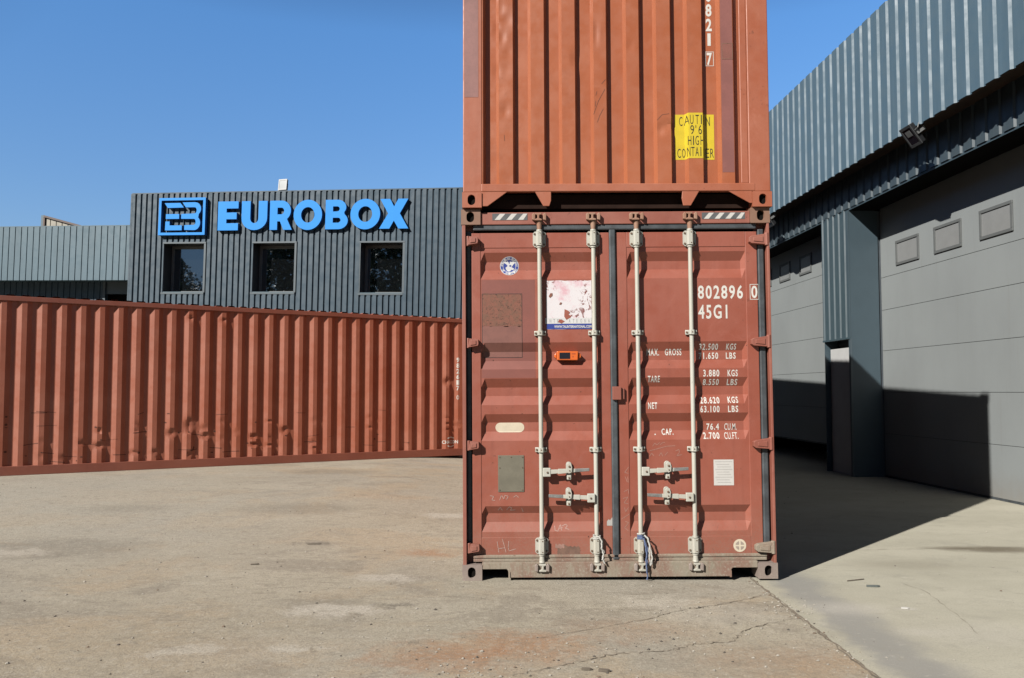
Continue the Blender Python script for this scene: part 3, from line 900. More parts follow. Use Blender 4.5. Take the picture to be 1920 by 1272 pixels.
# gaskets
def gasket(x0, x1, z0, z1, parent, y=0.030, r=0.010):
    return MB().box(x0, x1, y, y + 0.03, z0, z1, c=r).build('gasket', M['gasket'], parent)
gasket(1.1699, 1.2209, 0.1434, 2.7473, DL)
gasket(0.036, LEAF[0][0] - 0.003, 0.215, 2.735, DL, 0.062)
gasket(LEAF[1][1] + 0.004, LEAF[1][1] + 0.053, 0.22, 2.735, DR, 0.040)
gasket(0.092, W - 0.10, 2.7332, 2.7802, LO, 0.026)
mb = MB()
mb.box(0.085, W - 0.07, 0.030, 0.07, 0.1633, 0.1873, c=0.006)
mb.build('gasket', M['dusty_steel'], LO)
mb = MB()
mb.box(0.085, W - 0.07, 0.036, 0.07, 0.1343, 0.1613, c=0.006)
mb.build('gasket', M['dusty_steel'], LO)
# posts at the door end: an outer flange and a web set back behind it
for sgn in (-1, 1):
    q = lambda v: v if sgn < 0 else W - v
    mb = MB()
    for z0, z1 in ((0.118, 2.775),):
        for (xa, xb, ya, yb) in ((0.006, 0.034 if sgn < 0 else 0.026, 0.004, 0.10), (0.034 if sgn < 0 else 0.026, 0.10, 0.098, 0.13)):
            u, w = sorted((q(xa), q(xb)))
            mb.box(u, w, ya, yb, z0, z1, c=0.003)
    # lashing lugs
    mb.build('corner_post', M['frame_red'], LO)
MB().box(0.153, W - 0.153, 0.016, 0.13, 2.7762, H - 0.022, c=0.005).build('door_header', M['frame_red'], LO)
# header corner fillets
# sill with the two fork pockets cut out
zt, zb = 0.1363, 0.0195
n1a, n1b, nz1 = 0.1615, 0.3545, 0.0852
n2a, n2b, nz2 = 2.0806, 2.2416, 0.0853
poly = [(0.153, nz1), (n1b - .012, nz1), (n1b, nz1 - .012), (n1b + .004, zb), (n2a - .004, zb), (n2a, nz2 - .012), (n2a + .012, nz2), (W - 0.153, nz2), (W - 0.153, zt), (0.153, zt)]
MB().prism(poly, 'y', 0.004, 0.09).build('door_sill', M['dusty_steel'], LO, bevel=0.004)
MB().box(n1b + 0.001, n1b + 0.014, -0.002, 0.10, zb - .004, nz1 - .02).build('fork_pocket_frame', M['dusty_steel'], LO)
MB().box(n2a - 0.014, n2a - 0.001, -0.002, 0.10, zb - .004, nz2 - .02).build('fork_pocket_frame', M['dusty_steel'], LO)
MB().box(0.153, W - 0.153, 0.5, 0.52, 0.03, 0.12).build('inner_beam', M['dark'], LO)

# hinges
def hinge(sgn, z, parent, low=False):
    mb = MB()
    if sgn < 0:
        x0, x1 = 0.052, 0.128
        mb.prism([(x0, z - .036), (x1, z - .024), (x1 + .006, z - .010), (x1 + .004, z + .028), (x0 + .012, z + .034)], 'y', -0.002, YD - .001)
        mb.prism([(x0 + .018, z - .020), (x1 - .014, z - .014), (x1 - .014, z + .018), (x0 + .022, z + .022)], 'y', -0.008, -0.0015)
        mb.tube([(0.050, 0.03, z - .04), (0.050, 0.03, z + .038)], 0.017, 12)
    else:
        x0, x1 = W - 0.165, W - 0.028
        mb.prism([(x0, z - .022), (x0 + .018, z - .034), (x1, z - .044), (x1, z + .042), (x0 + .02, z + .026), (x0, z + .014)], 'y', -0.001, YD - .001)
        mb.prism([(x0 + .03, z - .018), (x1 - .03, z - .026), (x1 - .03, z + .020), (x0 + .03, z + .012)], 'y', -0.007, -0.0005)
        mb.tube([(W - 0.028, 0.012, z - .05), (W - 0.028, 0.012, z + .05)], 0.017, 12)
    return mb.build('hinge', M['dusty_steel'] if low else M['frame_red'], parent, bevel=0.004)
for z in (2.6493, 1.8403, 1.0384, 0.2454):
    hinge(-1, z, DL)
for z in (2.6472, 1.8383, 1.0394, 0.2385):
    hinge(1, z, DR, z < 0.4)

# locking rods
def bolt(mb, x, y, z, r=0.007, h=0.006, m=2):
    mb.tube([(x, y, z), (x, y - h, z)], [r * 1.1, r * 0.8], 8, m)
def locking_rod(x, side, zh, name_low_rope=False):
    """side: +1 handle to the right of the rod, -1 to the left"""
    YR = 0.017
    zt_, zb_ = 2.8309, 0.0968
    rod = MB().tube([(x, YR, zb_ + .05), (x, YR, zt_ - .03)], 0.0172, 16).build('locking_rod', M['rod'], LO, smooth=40)
    # bearing brackets top and bottom
    for zc in (2.6609, 0.2568):
        mb = MB()
        w, h = 0.051, 0.062
        pl = [(x - w, zc - h + .015), (x - w + .015, zc - h), (x + w - .015, zc - h), (x + w, zc - h + .015), (x + w, zc + h - .015), (x + w - .015, zc + h), (x - w + .015, zc + h), (x - w, zc + h - .015)]
        mb.prism(pl, 'y', 0.034, 0.0485)
        hb = [(x - .028, 0.034), (x - .027, 0.0), (x - .014, -0.014), (x + .014, -0.014), (x + .027, 0.0), (x + .028, 0.034)]
        mb.prism(hb, 'z', zc - h + .006, zc + h - .006)
        for dx in (-.037, .037):
            for dz in (-.042, .042):
                bolt(mb, x + dx, 0.034, zc + dz, 0.0085, 0.008)
        for dz in (-.042, .042):
            bolt(mb, x + .004, -0.013, zc + dz, 0.005, 0.004)
        for dz in (-h - .004, h + .004):
            mb.tube([(x, YR, zc + dz - .006), (x, YR, zc + dz + .006)], 0.024, 14)
        mb.build('bearing_bracket', [M['rod'], M['galv'], M['bolt']], rod, smooth=35)
    # thin guides
    for zc in (1.9139, 1.0008):
        mb = MB()
        mb.box(x - .046, x + .046, 0.034, 0.0485, zc - .019, zc + .019, c=0.004)
        mb.prism([(x - .024, 0.034), (x - .022, -.004), (x - .012, -.012), (x + .012, -.012), (x + .022, -.004), (x + .024, 0.034)], 'z', zc - .018, zc + .018)
        for dx in (-.034, .034):
            bolt(mb, x + dx, 0.034, zc, 0.0085, 0.007)
        bolt(mb, x, -0.012, zc, 0.005, 0.003)
        mb.build('rod_guide', [M['rod'], M['galv'], M['bolt']], rod, smooth=35)
    # cams with their keepers on header and sill
    for zc, mt, up in ((zt_, M['rod_rust'], 1), (zb_, M['rod'], -1)):
        mb = MB()
        mb.tube([(x, YR, zc - up * .10), (x, YR, zc - up * .05), (x, YR, zc - up * .034)], [0.0172, 0.022, 0.026], 14)
        # I-shaped cam head
        cx = x - .006 * up
        mb.prism([(cx - .030, zc - .030), (cx + .026, zc - .030), (cx + .026, zc - .018), (cx + .006, zc - .012), (cx + .006, zc + .012), (cx + .024, zc + .018), (cx + .024, zc + .030), (cx - .028, zc + .030), (cx - .028, zc + .018), (cx - .010, zc + .012), (cx - .010, zc - .012), (cx - .030, zc - .018)], 'y', -0.020, 0.012)
        mb.build('cam', mt, rod, bevel=0.004)
        for kx in (x - .045, x + .042):
            mk = MB()
            mk.prism([(kx - .012, zc - .024), (kx + .012, zc - .030), (kx + .014, zc + .022), (kx + .002, zc + .032), (kx - .014, zc + .020)], 'y', -0.020, 0.018)
            mk.build('cam_keeper', M['rod_rust'] if up > 0 else M['casting_grey'], rod, bevel=0.005)
    # handle, hinge block and retainer
    h = MB()
    s = side
    X = lambda d: x + s * d
    bx = sorted((X(0.012), X(0.072)))
    h.box(bx[0], bx[1], -0.020, 0.016, zh - .034, zh + .034, c=0.005)
    bolt(h, X(0.046), -0.020, zh, 0.009, 0.007)
    tilt = 0.016
    def bar(d0, d1, w0, w1, y0, y1, m):
        a0, a1 = zh + .004 + tilt * (d0 - .07) / .3, zh + .004 + tilt * (d1 - .07) / .3
        h.prism([(X(d0), a0 - w0), (X(d1), a1 - w1), (X(d1), a1 + w1), (X(d0), a0 + w0)], 'y', y0, y1, m)
    bar(0.070, 0.130, .017, .015, -0.016, -0.002, 0)
    bar(0.129, 0.260, .020, .014, -0.018, -0.004, 0)
    bar(0.260, 0.372, .0135, .012, -0.020, -0.006, 1)
    h.build('handle', [M['rod'], M['galv'], M['bolt']], rod, bevel=0.003)
    r = MB()
    xr = X(0.215)
    st = stadium(xr, zh + .012, 0.022, 0.066, 6)
    r.prism(st, 'y', 0.030, 0.0485)
    r.box(xr - .017, xr + .017, 0.0, 0.031, zh - .060, zh - .022, c=.005)
    r.prism([(xr - .020, zh + .062), (xr - .006, zh + .078), (xr + .014, zh + .070), (xr + .022, zh + .04), (xr + .018, zh + .002), (xr - .004, zh - .008), (xr - .020, zh + .010)], 'y', -0.034, -0.020)
    bolt(r, xr, -0.034, zh + .046, 0.009, 0.008)
    bolt(r, xr + .002, -0.034, zh + .014, 0.006, 0.005)
    bolt(r, xr, -0.000, zh - .044, 0.008, 0.006)
    r.tube([(xr, 0.03, zh + .048), (xr, -0.022, zh + .048)], 0.011, 10)
    r.build('handle_retainer', [M['rod'], M['galv'], M['bolt']], rod, bevel=0.003)
    return rod
RX = (0.6175, 1.0435, 1.3855, 1.808)
zu, zl = 0.8284, 0.6284
locking_rod(RX[0], 1, zu); locking_rod(RX[1], -1, zl); locking_rod(RX[2], 1, zu + .002); locking_rod(RX[3], -1, zl + .002)

hx0, hx1, hz0, hz1 = 1.1798, 1.2758, 1.3867, 1.4907
mb = MB().box(hx0, hx1 - .028, 0.006, 0.034, hz0, hz1, c=.004).box(hx1 - .0279, hx1, 0.026, 0.049, hz0 + .004, hz1 - .012, c=.004)
mb.build('lock_plate', M['frame_red'], DL)
# stickers, plates and lettering on the doors --------------------------------
def lay(name, vf, mat, parent, eps=0.0015):
    return on_door(vf, eps).build(name, mat, parent, fixn=False)
# hazard tape on the header
def tape(x0, x1, z0, z1, k, parent):
    y = 0.014
    w = lambda vf, e: wrap(vf, lambda x, z: (x, y - e, z))
    t = w(rect2(x0, x1, z0, z1), 0.0).build('hazard_tape', M['stripe_dark'], parent, fixn=False)
    parts = []
    n = k
    for i in range(n):
        a = x0 + (x1 - x0) * (i + 0.42) / n; ww = (x1 - x0) / n * 0.46; s = (z1 - z0) * 0.8
        pts = [(a - s * .5, z0 + .002), (a - s * .5 + ww, z0 + .002), (a + s * .5 + ww, z1 - .002), (a + s * .5, z1 - .002)]
        pts = [(min(max(p[0], x0), x1), p[1]) for p in pts]
        parts.append((pts, [(0, 1, 2, 3)]))
    w(merge2(parts), 0.0012).build('tape_stripes', M['paper'], t, fixn=False)
tape(0.2463, 0.5243, 2.8115, 2.8645, 3, LO)
tape(1.9043, 2.2453, 2.8099, 2.8619, 4, LO)
# round blue emblem of a classification society
ex, ez = (0.3787, 2.4565)
er = 0.075
em = lay('round_sticker', disc2(ex, ez, er, 36), M['white_vinyl'], DL)
lay('sticker_field', ring2(ex, ez, 0.0, er * 0.94, 36), M['navy'], DL, 0.0027)
lay('sticker_ring', ring2(ex, ez, er * 0.66, er * 0.70, 36), M['white_vinyl'], DL, 0.0037)
def ring_text(s, cx, cz, r, h, a_mid, step, flip):
    out = []
    for i, ch in enumerate(s):
        if ch == ' ':
            continue
        a = a_mid + (-(i - (len(s) - 1) / 2) * step if not flip else (i - (len(s) - 1) / 2) * step)
        vs, fs = fit(text_faces(ch, 0.02), -h * .36, h * .36, -h / 2, h / 2)
        t = a - math.pi / 2 if not flip else a + math.pi / 2
        c, q = math.cos(t), math.sin(t)
        out.append(([(cx + r * math.cos(a) + x * c - z * q, cz + r * math.sin(a) + x * q + z * c) for x, z in vs], fs))
    return merge2(out)
lay('sticker_text', merge2([ring_text('AMERICAN BUREAU', ex, ez, er * .82, .017, math.pi / 2, 0.215, False), ring_text('OF SHIPPING', ex, ez, er * .82, .017, -math.pi / 2, 0.215, True)]), M['white_vinyl'], DL, 0.0037)
eag = [(-.64, .46), (-.42, .52), (-.30, .44), (-.20, .54), (-.08, .40), (-.02, .18), (.02, .24), (.06, .52), (.20, .44), (.30, .50), (.52, .46), (.58, .34), (.46, .22), (.34, .04), (.22, -.12), (.44, -.22), (.50, -.34), (.36, -.42), (.18, -.40), (.08, -.56), (-.10, -.58), (-.24, -.52), (-.38, -.32), (-.40, -.14), (-.26, -.06), (-.18, .04), (-.34, .22), (-.50, .30)]
lay('sticker_eagle', curve_faces([[(ex + a * er, ez + b * er) for a, b in eag], [(ex + (a * .16 + .10) * er, ez + (b * .12 + .02) * er) for a, b in ((-1, 0), (0, 1), (1, 0), (0, -1))]]), M['white_vinyl'], DL, 0.0039)
# touch-up paint field and scraped patches
lay('touch_up_paint', rect2(0.1569, 0.5799, 1.5646, 2.3416), M['repaint'], DL, 0.0006)
def ragged(x0, x1, z0, z1, n=14, j=0.007, seed=1):
    r_ = random.Random(seed)
    p = []
    for k in range(n): p.append((x0 + (x1 - x0) * k / n, z0 + r_.uniform(-j, j)))
    for k in range(n): p.append((x1 + r_.uniform(-j * .4, j * .4), z0 + (z1 - z0) * k / n))
    for k in range(n): p.append((x1 - (x1 - x0) * k / n, z1 + r_.uniform(-j, j * 1.6)))
    for k in range(n): p.append((x0 + r_.uniform(-j * .4, j * .4), z1 - (z1 - z0) * k / n))
    return curve_faces([p])
sx0, sx1 = 0.1588, 0.4748
lay('scraped_patch', ragged(sx0, sx1, 1.9739, 2.2279), M['scrape'], DL, 0.0012)
lay('old_sticker_ghost', rect2(sx0 + .003, sx1, 1.7299, 1.9739), plain('faded_sticker_ghost', (0.27, 0.105, 0.080), .6, 0, .2, 12), DL, 0.0012)
lay('ghost_outline', frame2(sx0, sx1 + .003, 1.7249, 2.2319, 0.0035), M['black_paint'], DL, 0.0016)
# torn poster
px0, px1, pz0, pz1 = 0.6689, 1.0279, 1.9463, 2.3323
ps = lay('torn_poster', ragged(px0, px1, pz0, pz1, 12, 0.002, 4), M['poster'], DL, 0.0018)
bz = 1.9893
lay('poster_band', rect2(px0 + .001, px1 - .001, pz0 + .001, bz), M['navy'], DL, 0.0030)
lay('poster_text', fit(text_faces('WWW.TALINTERNATIONAL.COM', 0.03), px0 + .062, px1 - .002, pz0 + .010, bz - .012), M['white_vinyl'], DL, 0.0042)
lay('poster_strip', rect2(px0 - .010, px1 - .001, bz + .001, bz + .046), M['white_vinyl'], DL, 0.0028)
fpr = plain('faded_print', (0.42, 0.44, 0.45), .6)
for i, c in enumerate('INTERNATIONAL'):
    if i != 5:
        lay('poster_letter', fit(text_faces(c, 0.0), px0 - .006 + .0305 * i, px0 - .006 + .0305 * i + (.013 if c != 'I' else .005), bz + .009, bz + .038), fpr, DL, 0.0036)
tear = [((0.8133, 2.1055)), ((0.8442, 2.0923)), ((0.8572, 2.0802)), ((0.8441, 2.0673)), ((0.857, 2.0542)), ((0.876, 2.0631)), ((0.8569, 2.0372)), ((0.8268, 2.0204)), ((0.8099, 2.0465))]
lay('poster_tear', curve_faces([tear]), M['door_red'], DL, 0.0040)
tear2 = [((0.7596, 2.0039)), ((0.7718, 2.0258)), ((0.7928, 2.0207)), ((0.8147, 2.0085)), ((0.7886, 1.9917))]
lay('poster_tear', curve_faces([tear2]), M['door_red'], DL, 0.0040)
tear3 = [((0.689, 2.2084)), ((0.7022, 2.2333)), ((0.7192, 2.2332)), ((0.7191, 2.2122)), ((0.6979, 2.1953))]
lay('poster_tear', curve_faces([tear3]), M['scrape'], DL, 0.0040)
tear4 = [((0.7696, 2.1438)), ((0.7817, 2.1607)), ((0.7947, 2.1566)), ((0.7856, 2.1397))]
lay('poster_tear', curve_faces([tear4]), M['scrape'], DL, 0.0040)
# cream pill, data plate, label, round stamp
cz = 1.1735
pcx, phw = 0.374, (0.488 - 0.26) / 2
pill = []
for k in range(13):
    a = -math.pi / 2 + math.pi * k / 12
    pill.append((pcx + phw - .038 + .038 * math.cos(a), cz + .038 * math.sin(a)))
for k in range(13):
    a = math.pi / 2 + math.pi * k / 12
    pill.append((pcx - phw + .038 + .038 * math.cos(a), cz + .038 * math.sin(a)))
lay('cream_sticker', (pill, [tuple(range(len(pill)))]), M['cream_vinyl'], DL)
qx0, qx1, qz0, qz1 = 0.2796, 0.4826, 0.6734, 0.9574
mb = MB().box(qx0, qx1, YD - .002, YD + .006, qz0, qz1, c=0.0015)
for fx, fz in ((.06, .05), (.94, .05), (.06, .95), (.94, .95), (.5, .95), (.06, .66), (.94, .66)):
    bolt(mb, qx0 + (qx1 - qx0) * fx, YD - .002, qz0 + (qz1 - qz0) * fz, 0.005, 0.004)
mb.build('data_plate', [M['plate'], M['galv'], M['bolt']], DL)
lx0, lx1, lz0, lz1 = 1.9696, 2.1266, 0.7121, 0.9131
lb = lay('paper_label', rect2(lx0, lx1, lz0, lz1), M['paper'], DR)
rows = []
for k in range(9):
    z = lz1 - .014 - k * (lz1 - lz0 - .02) / 9
    rows.append(rect2(lx0 + .012 + .008 * (k % 3), lx1 - .012 - .011 * ((k * 2) % 3), z - .004, z - .001))
lay('label_print', merge2(rows), M['faint'], DR, 0.0027)
gx, gzz = (2.1607, 0.2463)
rs = lay('round_stamp', disc2(gx, gzz, 0.050, 28), M['cream_vinyl'], DR)
seg = []
for q in range(4):
    a0 = q * math.pi / 2 + .18
    pts = [(gx + .009 * math.cos(a0 + .6), gzz + .009 * math.sin(a0 + .6))] + [(gx + .034 * math.cos(a0 + t * 1.2 / 5), gzz + .034 * math.sin(a0 + t * 1.2 / 5)) for t in range(6)]
    seg.append((pts, [tuple(range(len(pts)))]))
lay('stamp_print', merge2(seg), plain('grey_stamp_ink', (0.40, 0.33, 0.27), .8), DR, 0.0027)
lay('grime_patch', ragged(0.7376, 0.9166, 0.1836, 0.2436, 12, 0.012, 8), plain('dusty_grime', (0.24, 0.135, 0.095), .9, 0, .35, 14), DL, 0.0012)
lay('grime_patch', ragged(0.7217, 0.7927, 0.2358, 0.2638, 9, 0.006, 3), plain('pale_scuff', (0.42, 0.24, 0.19), .9, 0, .3, 20), DL, 0.0016)
# peeled white corner sticker on the centre stile
lay('peeled_sticker', curve_faces([[(1.1268, 0.4063), (1.1728, 0.406), (1.1692, 0.4721), (1.1521, 0.4472), (1.1401, 0.4553), (1.127, 0.4393)]]), M['faint'], DL)

def stencil(s, a, b, c, d, bold=0.012):
    return fit(text_faces(s, 0.022, 1.22) if not s.startswith('CU') else text_faces(s, 0.004, 1.05), a, b, c, d)
T = []
T.append(stencil('802896', 1.8712, 2.2282, 2.1781, 2.2881, 0.010))
T.append(stencil('45G1', 1.8722, 2.1022, 2.0214, 2.1334, 0.010))
T.append(stencil('0', 2.2932, 2.3422, 2.1823, 2.2823, 0.010))
T.append(frame2(2.2822, 2.3522, 2.1713, 2.2943, 0.0045))
T.append(stencil('MAX.', 1.464, 1.563, 1.7338, 1.7888))
T.append(stencil('GROSS', 1.609, 1.74, 1.7348, 1.7878))
T.append(stencil('TARE', 1.4646, 1.5596, 1.5228, 1.5738))
T.append(stencil('NET', 1.4641, 1.5351, 1.3128, 1.3638))
T.append(stencil('CAP.', 1.5717, 1.6637, 1.107, 1.157))
T.append(rect2(1.5146, 1.5236, 1.1077, 1.1167))
T.append(stencil('32.500', 1.8783, 2.0283, 1.7757, 1.8257))
T.append(stencil('71.650', 1.8768, 2.0318, 1.7037, 1.7567))
T.append(stencil('KGS', 2.0933, 2.1713, 1.7766, 1.8246))
T.append(stencil('LBS', 2.0928, 2.1708, 1.7046, 1.7556))
T.append(stencil('3.880', 1.9019, 2.0289, 1.5638, 1.6188))
T.append(stencil('8.550', 1.9024, 2.0284, 1.4968, 1.5458))
T.append(stencil('KGS', 2.0939, 2.1739, 1.5646, 1.6176))
T.append(stencil('LBS', 2.0924, 2.1744, 1.4956, 1.5446))
T.append(stencil('28.620', 1.8764, 2.0284, 1.3518, 1.4048))
T.append(stencil('63.100', 1.8739, 2.0249, 1.2828, 1.3358))
T.append(stencil('KGS', 2.0934, 2.1754, 1.3546, 1.4056))
T.append(stencil('LBS', 2.0919, 2.1719, 1.2837, 1.3347))
T.append(stencil('76.4', 1.928, 2.027, 1.1436, 1.1956))
T.append(stencil('CU.M.', 2.069, 2.166, 1.1426, 1.1946))
T.append(stencil('2.700', 1.8955, 2.0235, 1.0737, 1.1257))
T.append(stencil('CU.FT.', 2.0615, 2.1705, 1.0727, 1.1247))
for q in T:
    lay('stencil_lettering', q, M['white_paint'], DR, 0.0014)
# chalk scribbles
sc = []
for pts in ([(0.269, 0.2882), (0.2824, 0.2061)], [(0.3101, 0.3089), (0.3384, 0.2057)], [(0.2766, 0.2341), (0.3266, 0.2408)], [(0.36, 0.2916), (0.3557, 0.2466), (0.3615, 0.2175), (0.4136, 0.2312)],
            [(0.7198, 0.4031), (0.7235, 0.3701), (0.7445, 0.3659), (0.7608, 0.4068)], [(0.7658, 0.4108), (0.7735, 0.3697)], [(0.7566, 0.3859), (0.7817, 0.3897)], [(0.7778, 0.4027), (0.8068, 0.4145), (0.8198, 0.4024), (0.8026, 0.3856), (0.8316, 0.3774)],
            [(0.2164, 0.6435), (0.2454, 0.6393), (0.2292, 0.6105), (0.2541, 0.6063)], [(0.2912, 0.61), (0.3044, 0.6469), (0.3242, 0.6178), (0.3294, 0.6468), (0.3584, 0.6386), (0.3452, 0.6137)], [(0.4003, 0.6303), (0.4204, 0.6462), (0.4373, 0.63)],
            [(0.2776, 0.5271), (0.2948, 0.552), (0.3116, 0.5269)], [(0.3446, 0.5307), (0.3658, 0.5555), (0.3867, 0.5474), (0.3736, 0.5265), (0.4116, 0.5302)], [(0.4617, 0.5469), (0.4745, 0.5128)]):
    sc.append(stroke2(pts, 0.0042))
for q in sc:
    lay('chalk_scribble', q, M['chalk'], DL, 0.0018)
sc = []
for pts in ([(1.4687, 0.984), (1.604, 1.0201), (1.671, 1.0237)], [(1.495, 1.0209), (1.5121, 1.0457), (1.528, 1.0296), (1.5492, 1.0495)], [(1.5541, 1.0335), (1.5752, 1.0493), (1.5912, 1.0492)], [(1.4684, 0.942), (1.4856, 0.9669), (1.5025, 0.9458)], [(1.5435, 0.9455), (1.5606, 0.9704), (1.5734, 0.9413)], [(1.5895, 0.9492), (1.6117, 0.9741)], [(1.6276, 0.962)], [(1.6737, 0.9826), (1.6998, 0.9945), (1.7036, 0.9694), (1.6815, 0.9446), (1.7195, 0.9533)],
            [(1.3039, 0.8602), (1.2706, 0.8184), (1.2995, 0.8102)], [(1.2744, 0.7854), (1.2901, 0.7442)], [(1.2944, 0.7852), (1.2981, 0.7402)], [(1.2636, 0.6694), (1.2977, 0.6862), (1.3015, 0.6532)], [(1.2552, 0.6155), (1.2963, 0.6282), (1.263, 0.5824), (1.2959, 0.5742)], [(1.2667, 0.5454), (1.2745, 0.5123), (1.2957, 0.5452)], [(1.2401, 0.4546), (1.3034, 0.4951)], [(1.269, 0.4384), (1.2979, 0.4292), (1.2647, 0.3884), (1.2935, 0.3672)]):
    if len(pts) > 1:
        sc.append(stroke2(pts, 0.0034))
fch = plain('faint_chalk', (0.55, 0.30, 0.24), .9)
for q in sc:
    lay('chalk_scribble', q, fch, DR, 0.0018)
# bolts and nicks: little rust dots with their own outline
dots = []
r_ = random.Random(12)
for k in range(26):
    x = r_.uniform(0.16, 2.30); z = r_.uniform(0.25, 2.6)
    dots.append(disc2(x, z, r_.uniform(.002, .005), 7, r_.uniform(.002, .006)))
lay('rust_nick', merge2(dots), plain('rust_nick_brown', RUST, .9), DR, 0.0010)['kind'] = 'stuff'

# ================================================================== upper container (blind end to camera)
UP = thing('shipping_container', 'orange red container with a yellow height warning stacked on top', 'shipping container', (-0.392, 6.10, 2.905), (0, -0.0037, 0), 'red shipping containers')
container_shell(UP, M['upper_frame'], M['upper_red'], M['side_rail'], M['casting_brown'], (M['upper_frame'], M['upper_frame']))
zr0, zr1 = 0.1266, 0.1896
DS = [0.1647, 0.4017, 0.6497, 0.8967, 1.1457, 1.4067, 1.6567, 1.9077, 2.1567]
BF = [0.2917, 0.5447, 0.7927, 1.0457, 1.3067, 1.5467, 1.7937, 2.0547]
Y1, Y2, FW = 0.024, 0.070, 0.020
ep = [(0.158, 0.012), (DS[0], 0.012)]
for i in range(9):
    ep += [(DS[i] + FW, Y2)]
    e = BF[i] if i < 8 else 2.2467
    ep += [(e - 0.022, Y2), (e, Y1 if i < 8 else 0.030)]
    if i < 8:
        ep += [(DS[i + 1], Y1)]
ep += [(W - 0.150, 0.030)]
mb = MB()
zz = [zr1 - 0.01 + (2.80 - zr1 + .01) * k / 80 for k in range(81)]
epd = []
for (a, ya), (b, yb) in zip(ep, ep[1:]):
    m = 6 if abs(ya - yb) < 1e-6 and b - a > .06 else 1
    epd += [(a + (b - a) * k / m, ya) for k in range(m)] if m > 1 else [(a, ya)]
epd.append(ep[-1])
ru = random.Random(9)
ud = [((BF[0] + DS[1]) / 2 + ru.uniform(-.05, .05), z, ru.uniform(.03, .07), ru.uniform(.04, .10), ru.uniform(.003, .009)) for z in (0.78, 0.95, 1.12, 1.25, 1.38, 1.52, 1.60, 1.9)]
ud += [(BF[0] - .02, z, .04, .08, .006) for z in (1.1, 1.45)] + [(BF[2] + .10, 1.20, .03, .12, .006), (BF[3] + .02, 1.40, .03, .14, .006), (BF[4] + .03, 1.30, .05, .05, .005), (DS[6] - .02, 0.66, .10, .05, .012), (BF[5] + .02, 0.62, .05, .05, .010)]
ufn = dent_fn(ud)
mb.sheet(len(epd), len(zz), lambda i, j: (epd[i][0], epd[i][1] + ufn(epd[i][0], zz[j]), zz[j]))
epan = mb.build('front_panel', M['upper_red'], UP, smooth=20)
def post_upper(xa, xb, y0):
    return MB().box(xa, xb, y0, 0.14, 0.121, H - 0.121, c=0.008).build('corner_post', M['upper_frame'], UP)
post_upper(0.006, 0.158, 0.008)
post_upper(W - 0.176, W - 0.006, 0.008)
MB().box(W - 0.235, W - 0.176, 0.016, 0.10, zr1, H - 0.121, c=0.006).build('post_flange', M['upper_frame'], UP)
MB().box(0.150, W - 0.128, 0.006, 0.06, zr0, zr1, c=0.006).build('end_rail', M['upper_frame'], UP)
MB().box(0.150, W - 0.150, 0.014, 0.10, H - 0.12, H - 0.03, c=0.006).build('end_rail', M['upper_frame'], UP)
# tunnel gussets under the rail
def gusset(p):
    MB().prism(p, 'y', 0.010, 0.022).build('tunnel_gusset', M['upper_frame'], UP, bevel=0.003)
gusset([(0.150, zr0 + .002), (0.3585, zr0 + .002), (0.1991, 0.012), (0.153, 0.012)])
gusset([(W - 0.153, zr0 + .002), (W - 0.153, 0.03), (2.2671, 0.03), (2.0925, zr0 + .002)])
g = MB()
g.prism([(0.5725, zr0 + .002), (0.7005, zr0 + .002), (0.7002, 0.055), (0.686, 0.012), (0.639, 0.012)], 'y', 0.010, 0.024)
g.build('tunnel_lug', M['upper_frame'], UP, bevel=0.003)
g = MB()
g.prism([(1.7355, zr0 + .002), (1.8695, zr0 + .002), (1.801, 0.012), (1.742, 0.012), (1.7303, 0.07)], 'y', 0.010, 0.024)
g.build('tunnel_lug', M['upper_frame'], UP, bevel=0.003)
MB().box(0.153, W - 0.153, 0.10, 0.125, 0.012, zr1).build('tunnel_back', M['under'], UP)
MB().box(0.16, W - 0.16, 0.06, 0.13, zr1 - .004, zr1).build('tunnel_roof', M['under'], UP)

def end_y(x):
    return interp(ep, x)
EXB = [p[0] for p in ep]
def on_end(vf, eps=0.0015):
    return wrap(vf, lambda x, z: (x, end_y(x) - eps, z), EXB)
# warning sticker follows the folds: map by unrolled length
arc = [(ep[0][0], 0.0)]
for (a, ya), (b, yb) in zip(ep, ep[1:]):
    arc.append((b, arc[-1][1] + math.hypot(b - a, yb - ya)))
inv = [(l, x) for x, l in arc]
def on_end_unrolled(vf, eps):
    return wrap(vf, lambda u, z: (interp(inv, u), end_y(interp(inv, u)) - eps, z), [l for x, l in arc])
u0, u1 = interp(arc, 1.6942), interp(arc, 2.0083)
wz0, wz1 = 0.3932, 0.7592
ws = on_end_unrolled(rect2(u0, u1, wz0, wz1), 0.0015).build('warning_sticker', M['yellow'], UP, fixn=False)
hh = (wz1 - wz0)
tx = []
def glyph(c, xa, xb, t, hgt=.20):
    tx.append(fit(text_faces(c, -0.008), xa, xb, wz0 + hh * (t - hgt), wz0 + hh * t))
FA, FB = DS[7] + .001, DS[7] + FW - .001        # the fold that swallows one letter of two rows
for c, xa, xb in (('C', 1.7296, 1.7566), ('A', 1.7696, 1.7996), ('U', 1.8066, 1.8336), ('T', 1.8496, 1.8766), ('I', 1.8926, 1.8996), ('O', FA, FB), ('N', 1.9427, 1.9747)):
    glyph(c, xa, xb, .95)
for c, xa, xb in (('9', 1.8083, 1.8373), ("'", 1.8493, 1.8543), ('6', 1.8723, 1.8993)):
    glyph(c, xa, xb, .725) if c != "'" else tx.append(rect2(xa, xb, wz0 + hh * .665, wz0 + hh * .725))
for c, xa, xb in (('H', 1.789, 1.814), ('I', 1.828, 1.835), ('G', 1.847, 1.874), ('H', 1.888, 1.911)):
    glyph(c, xa, xb, .49)
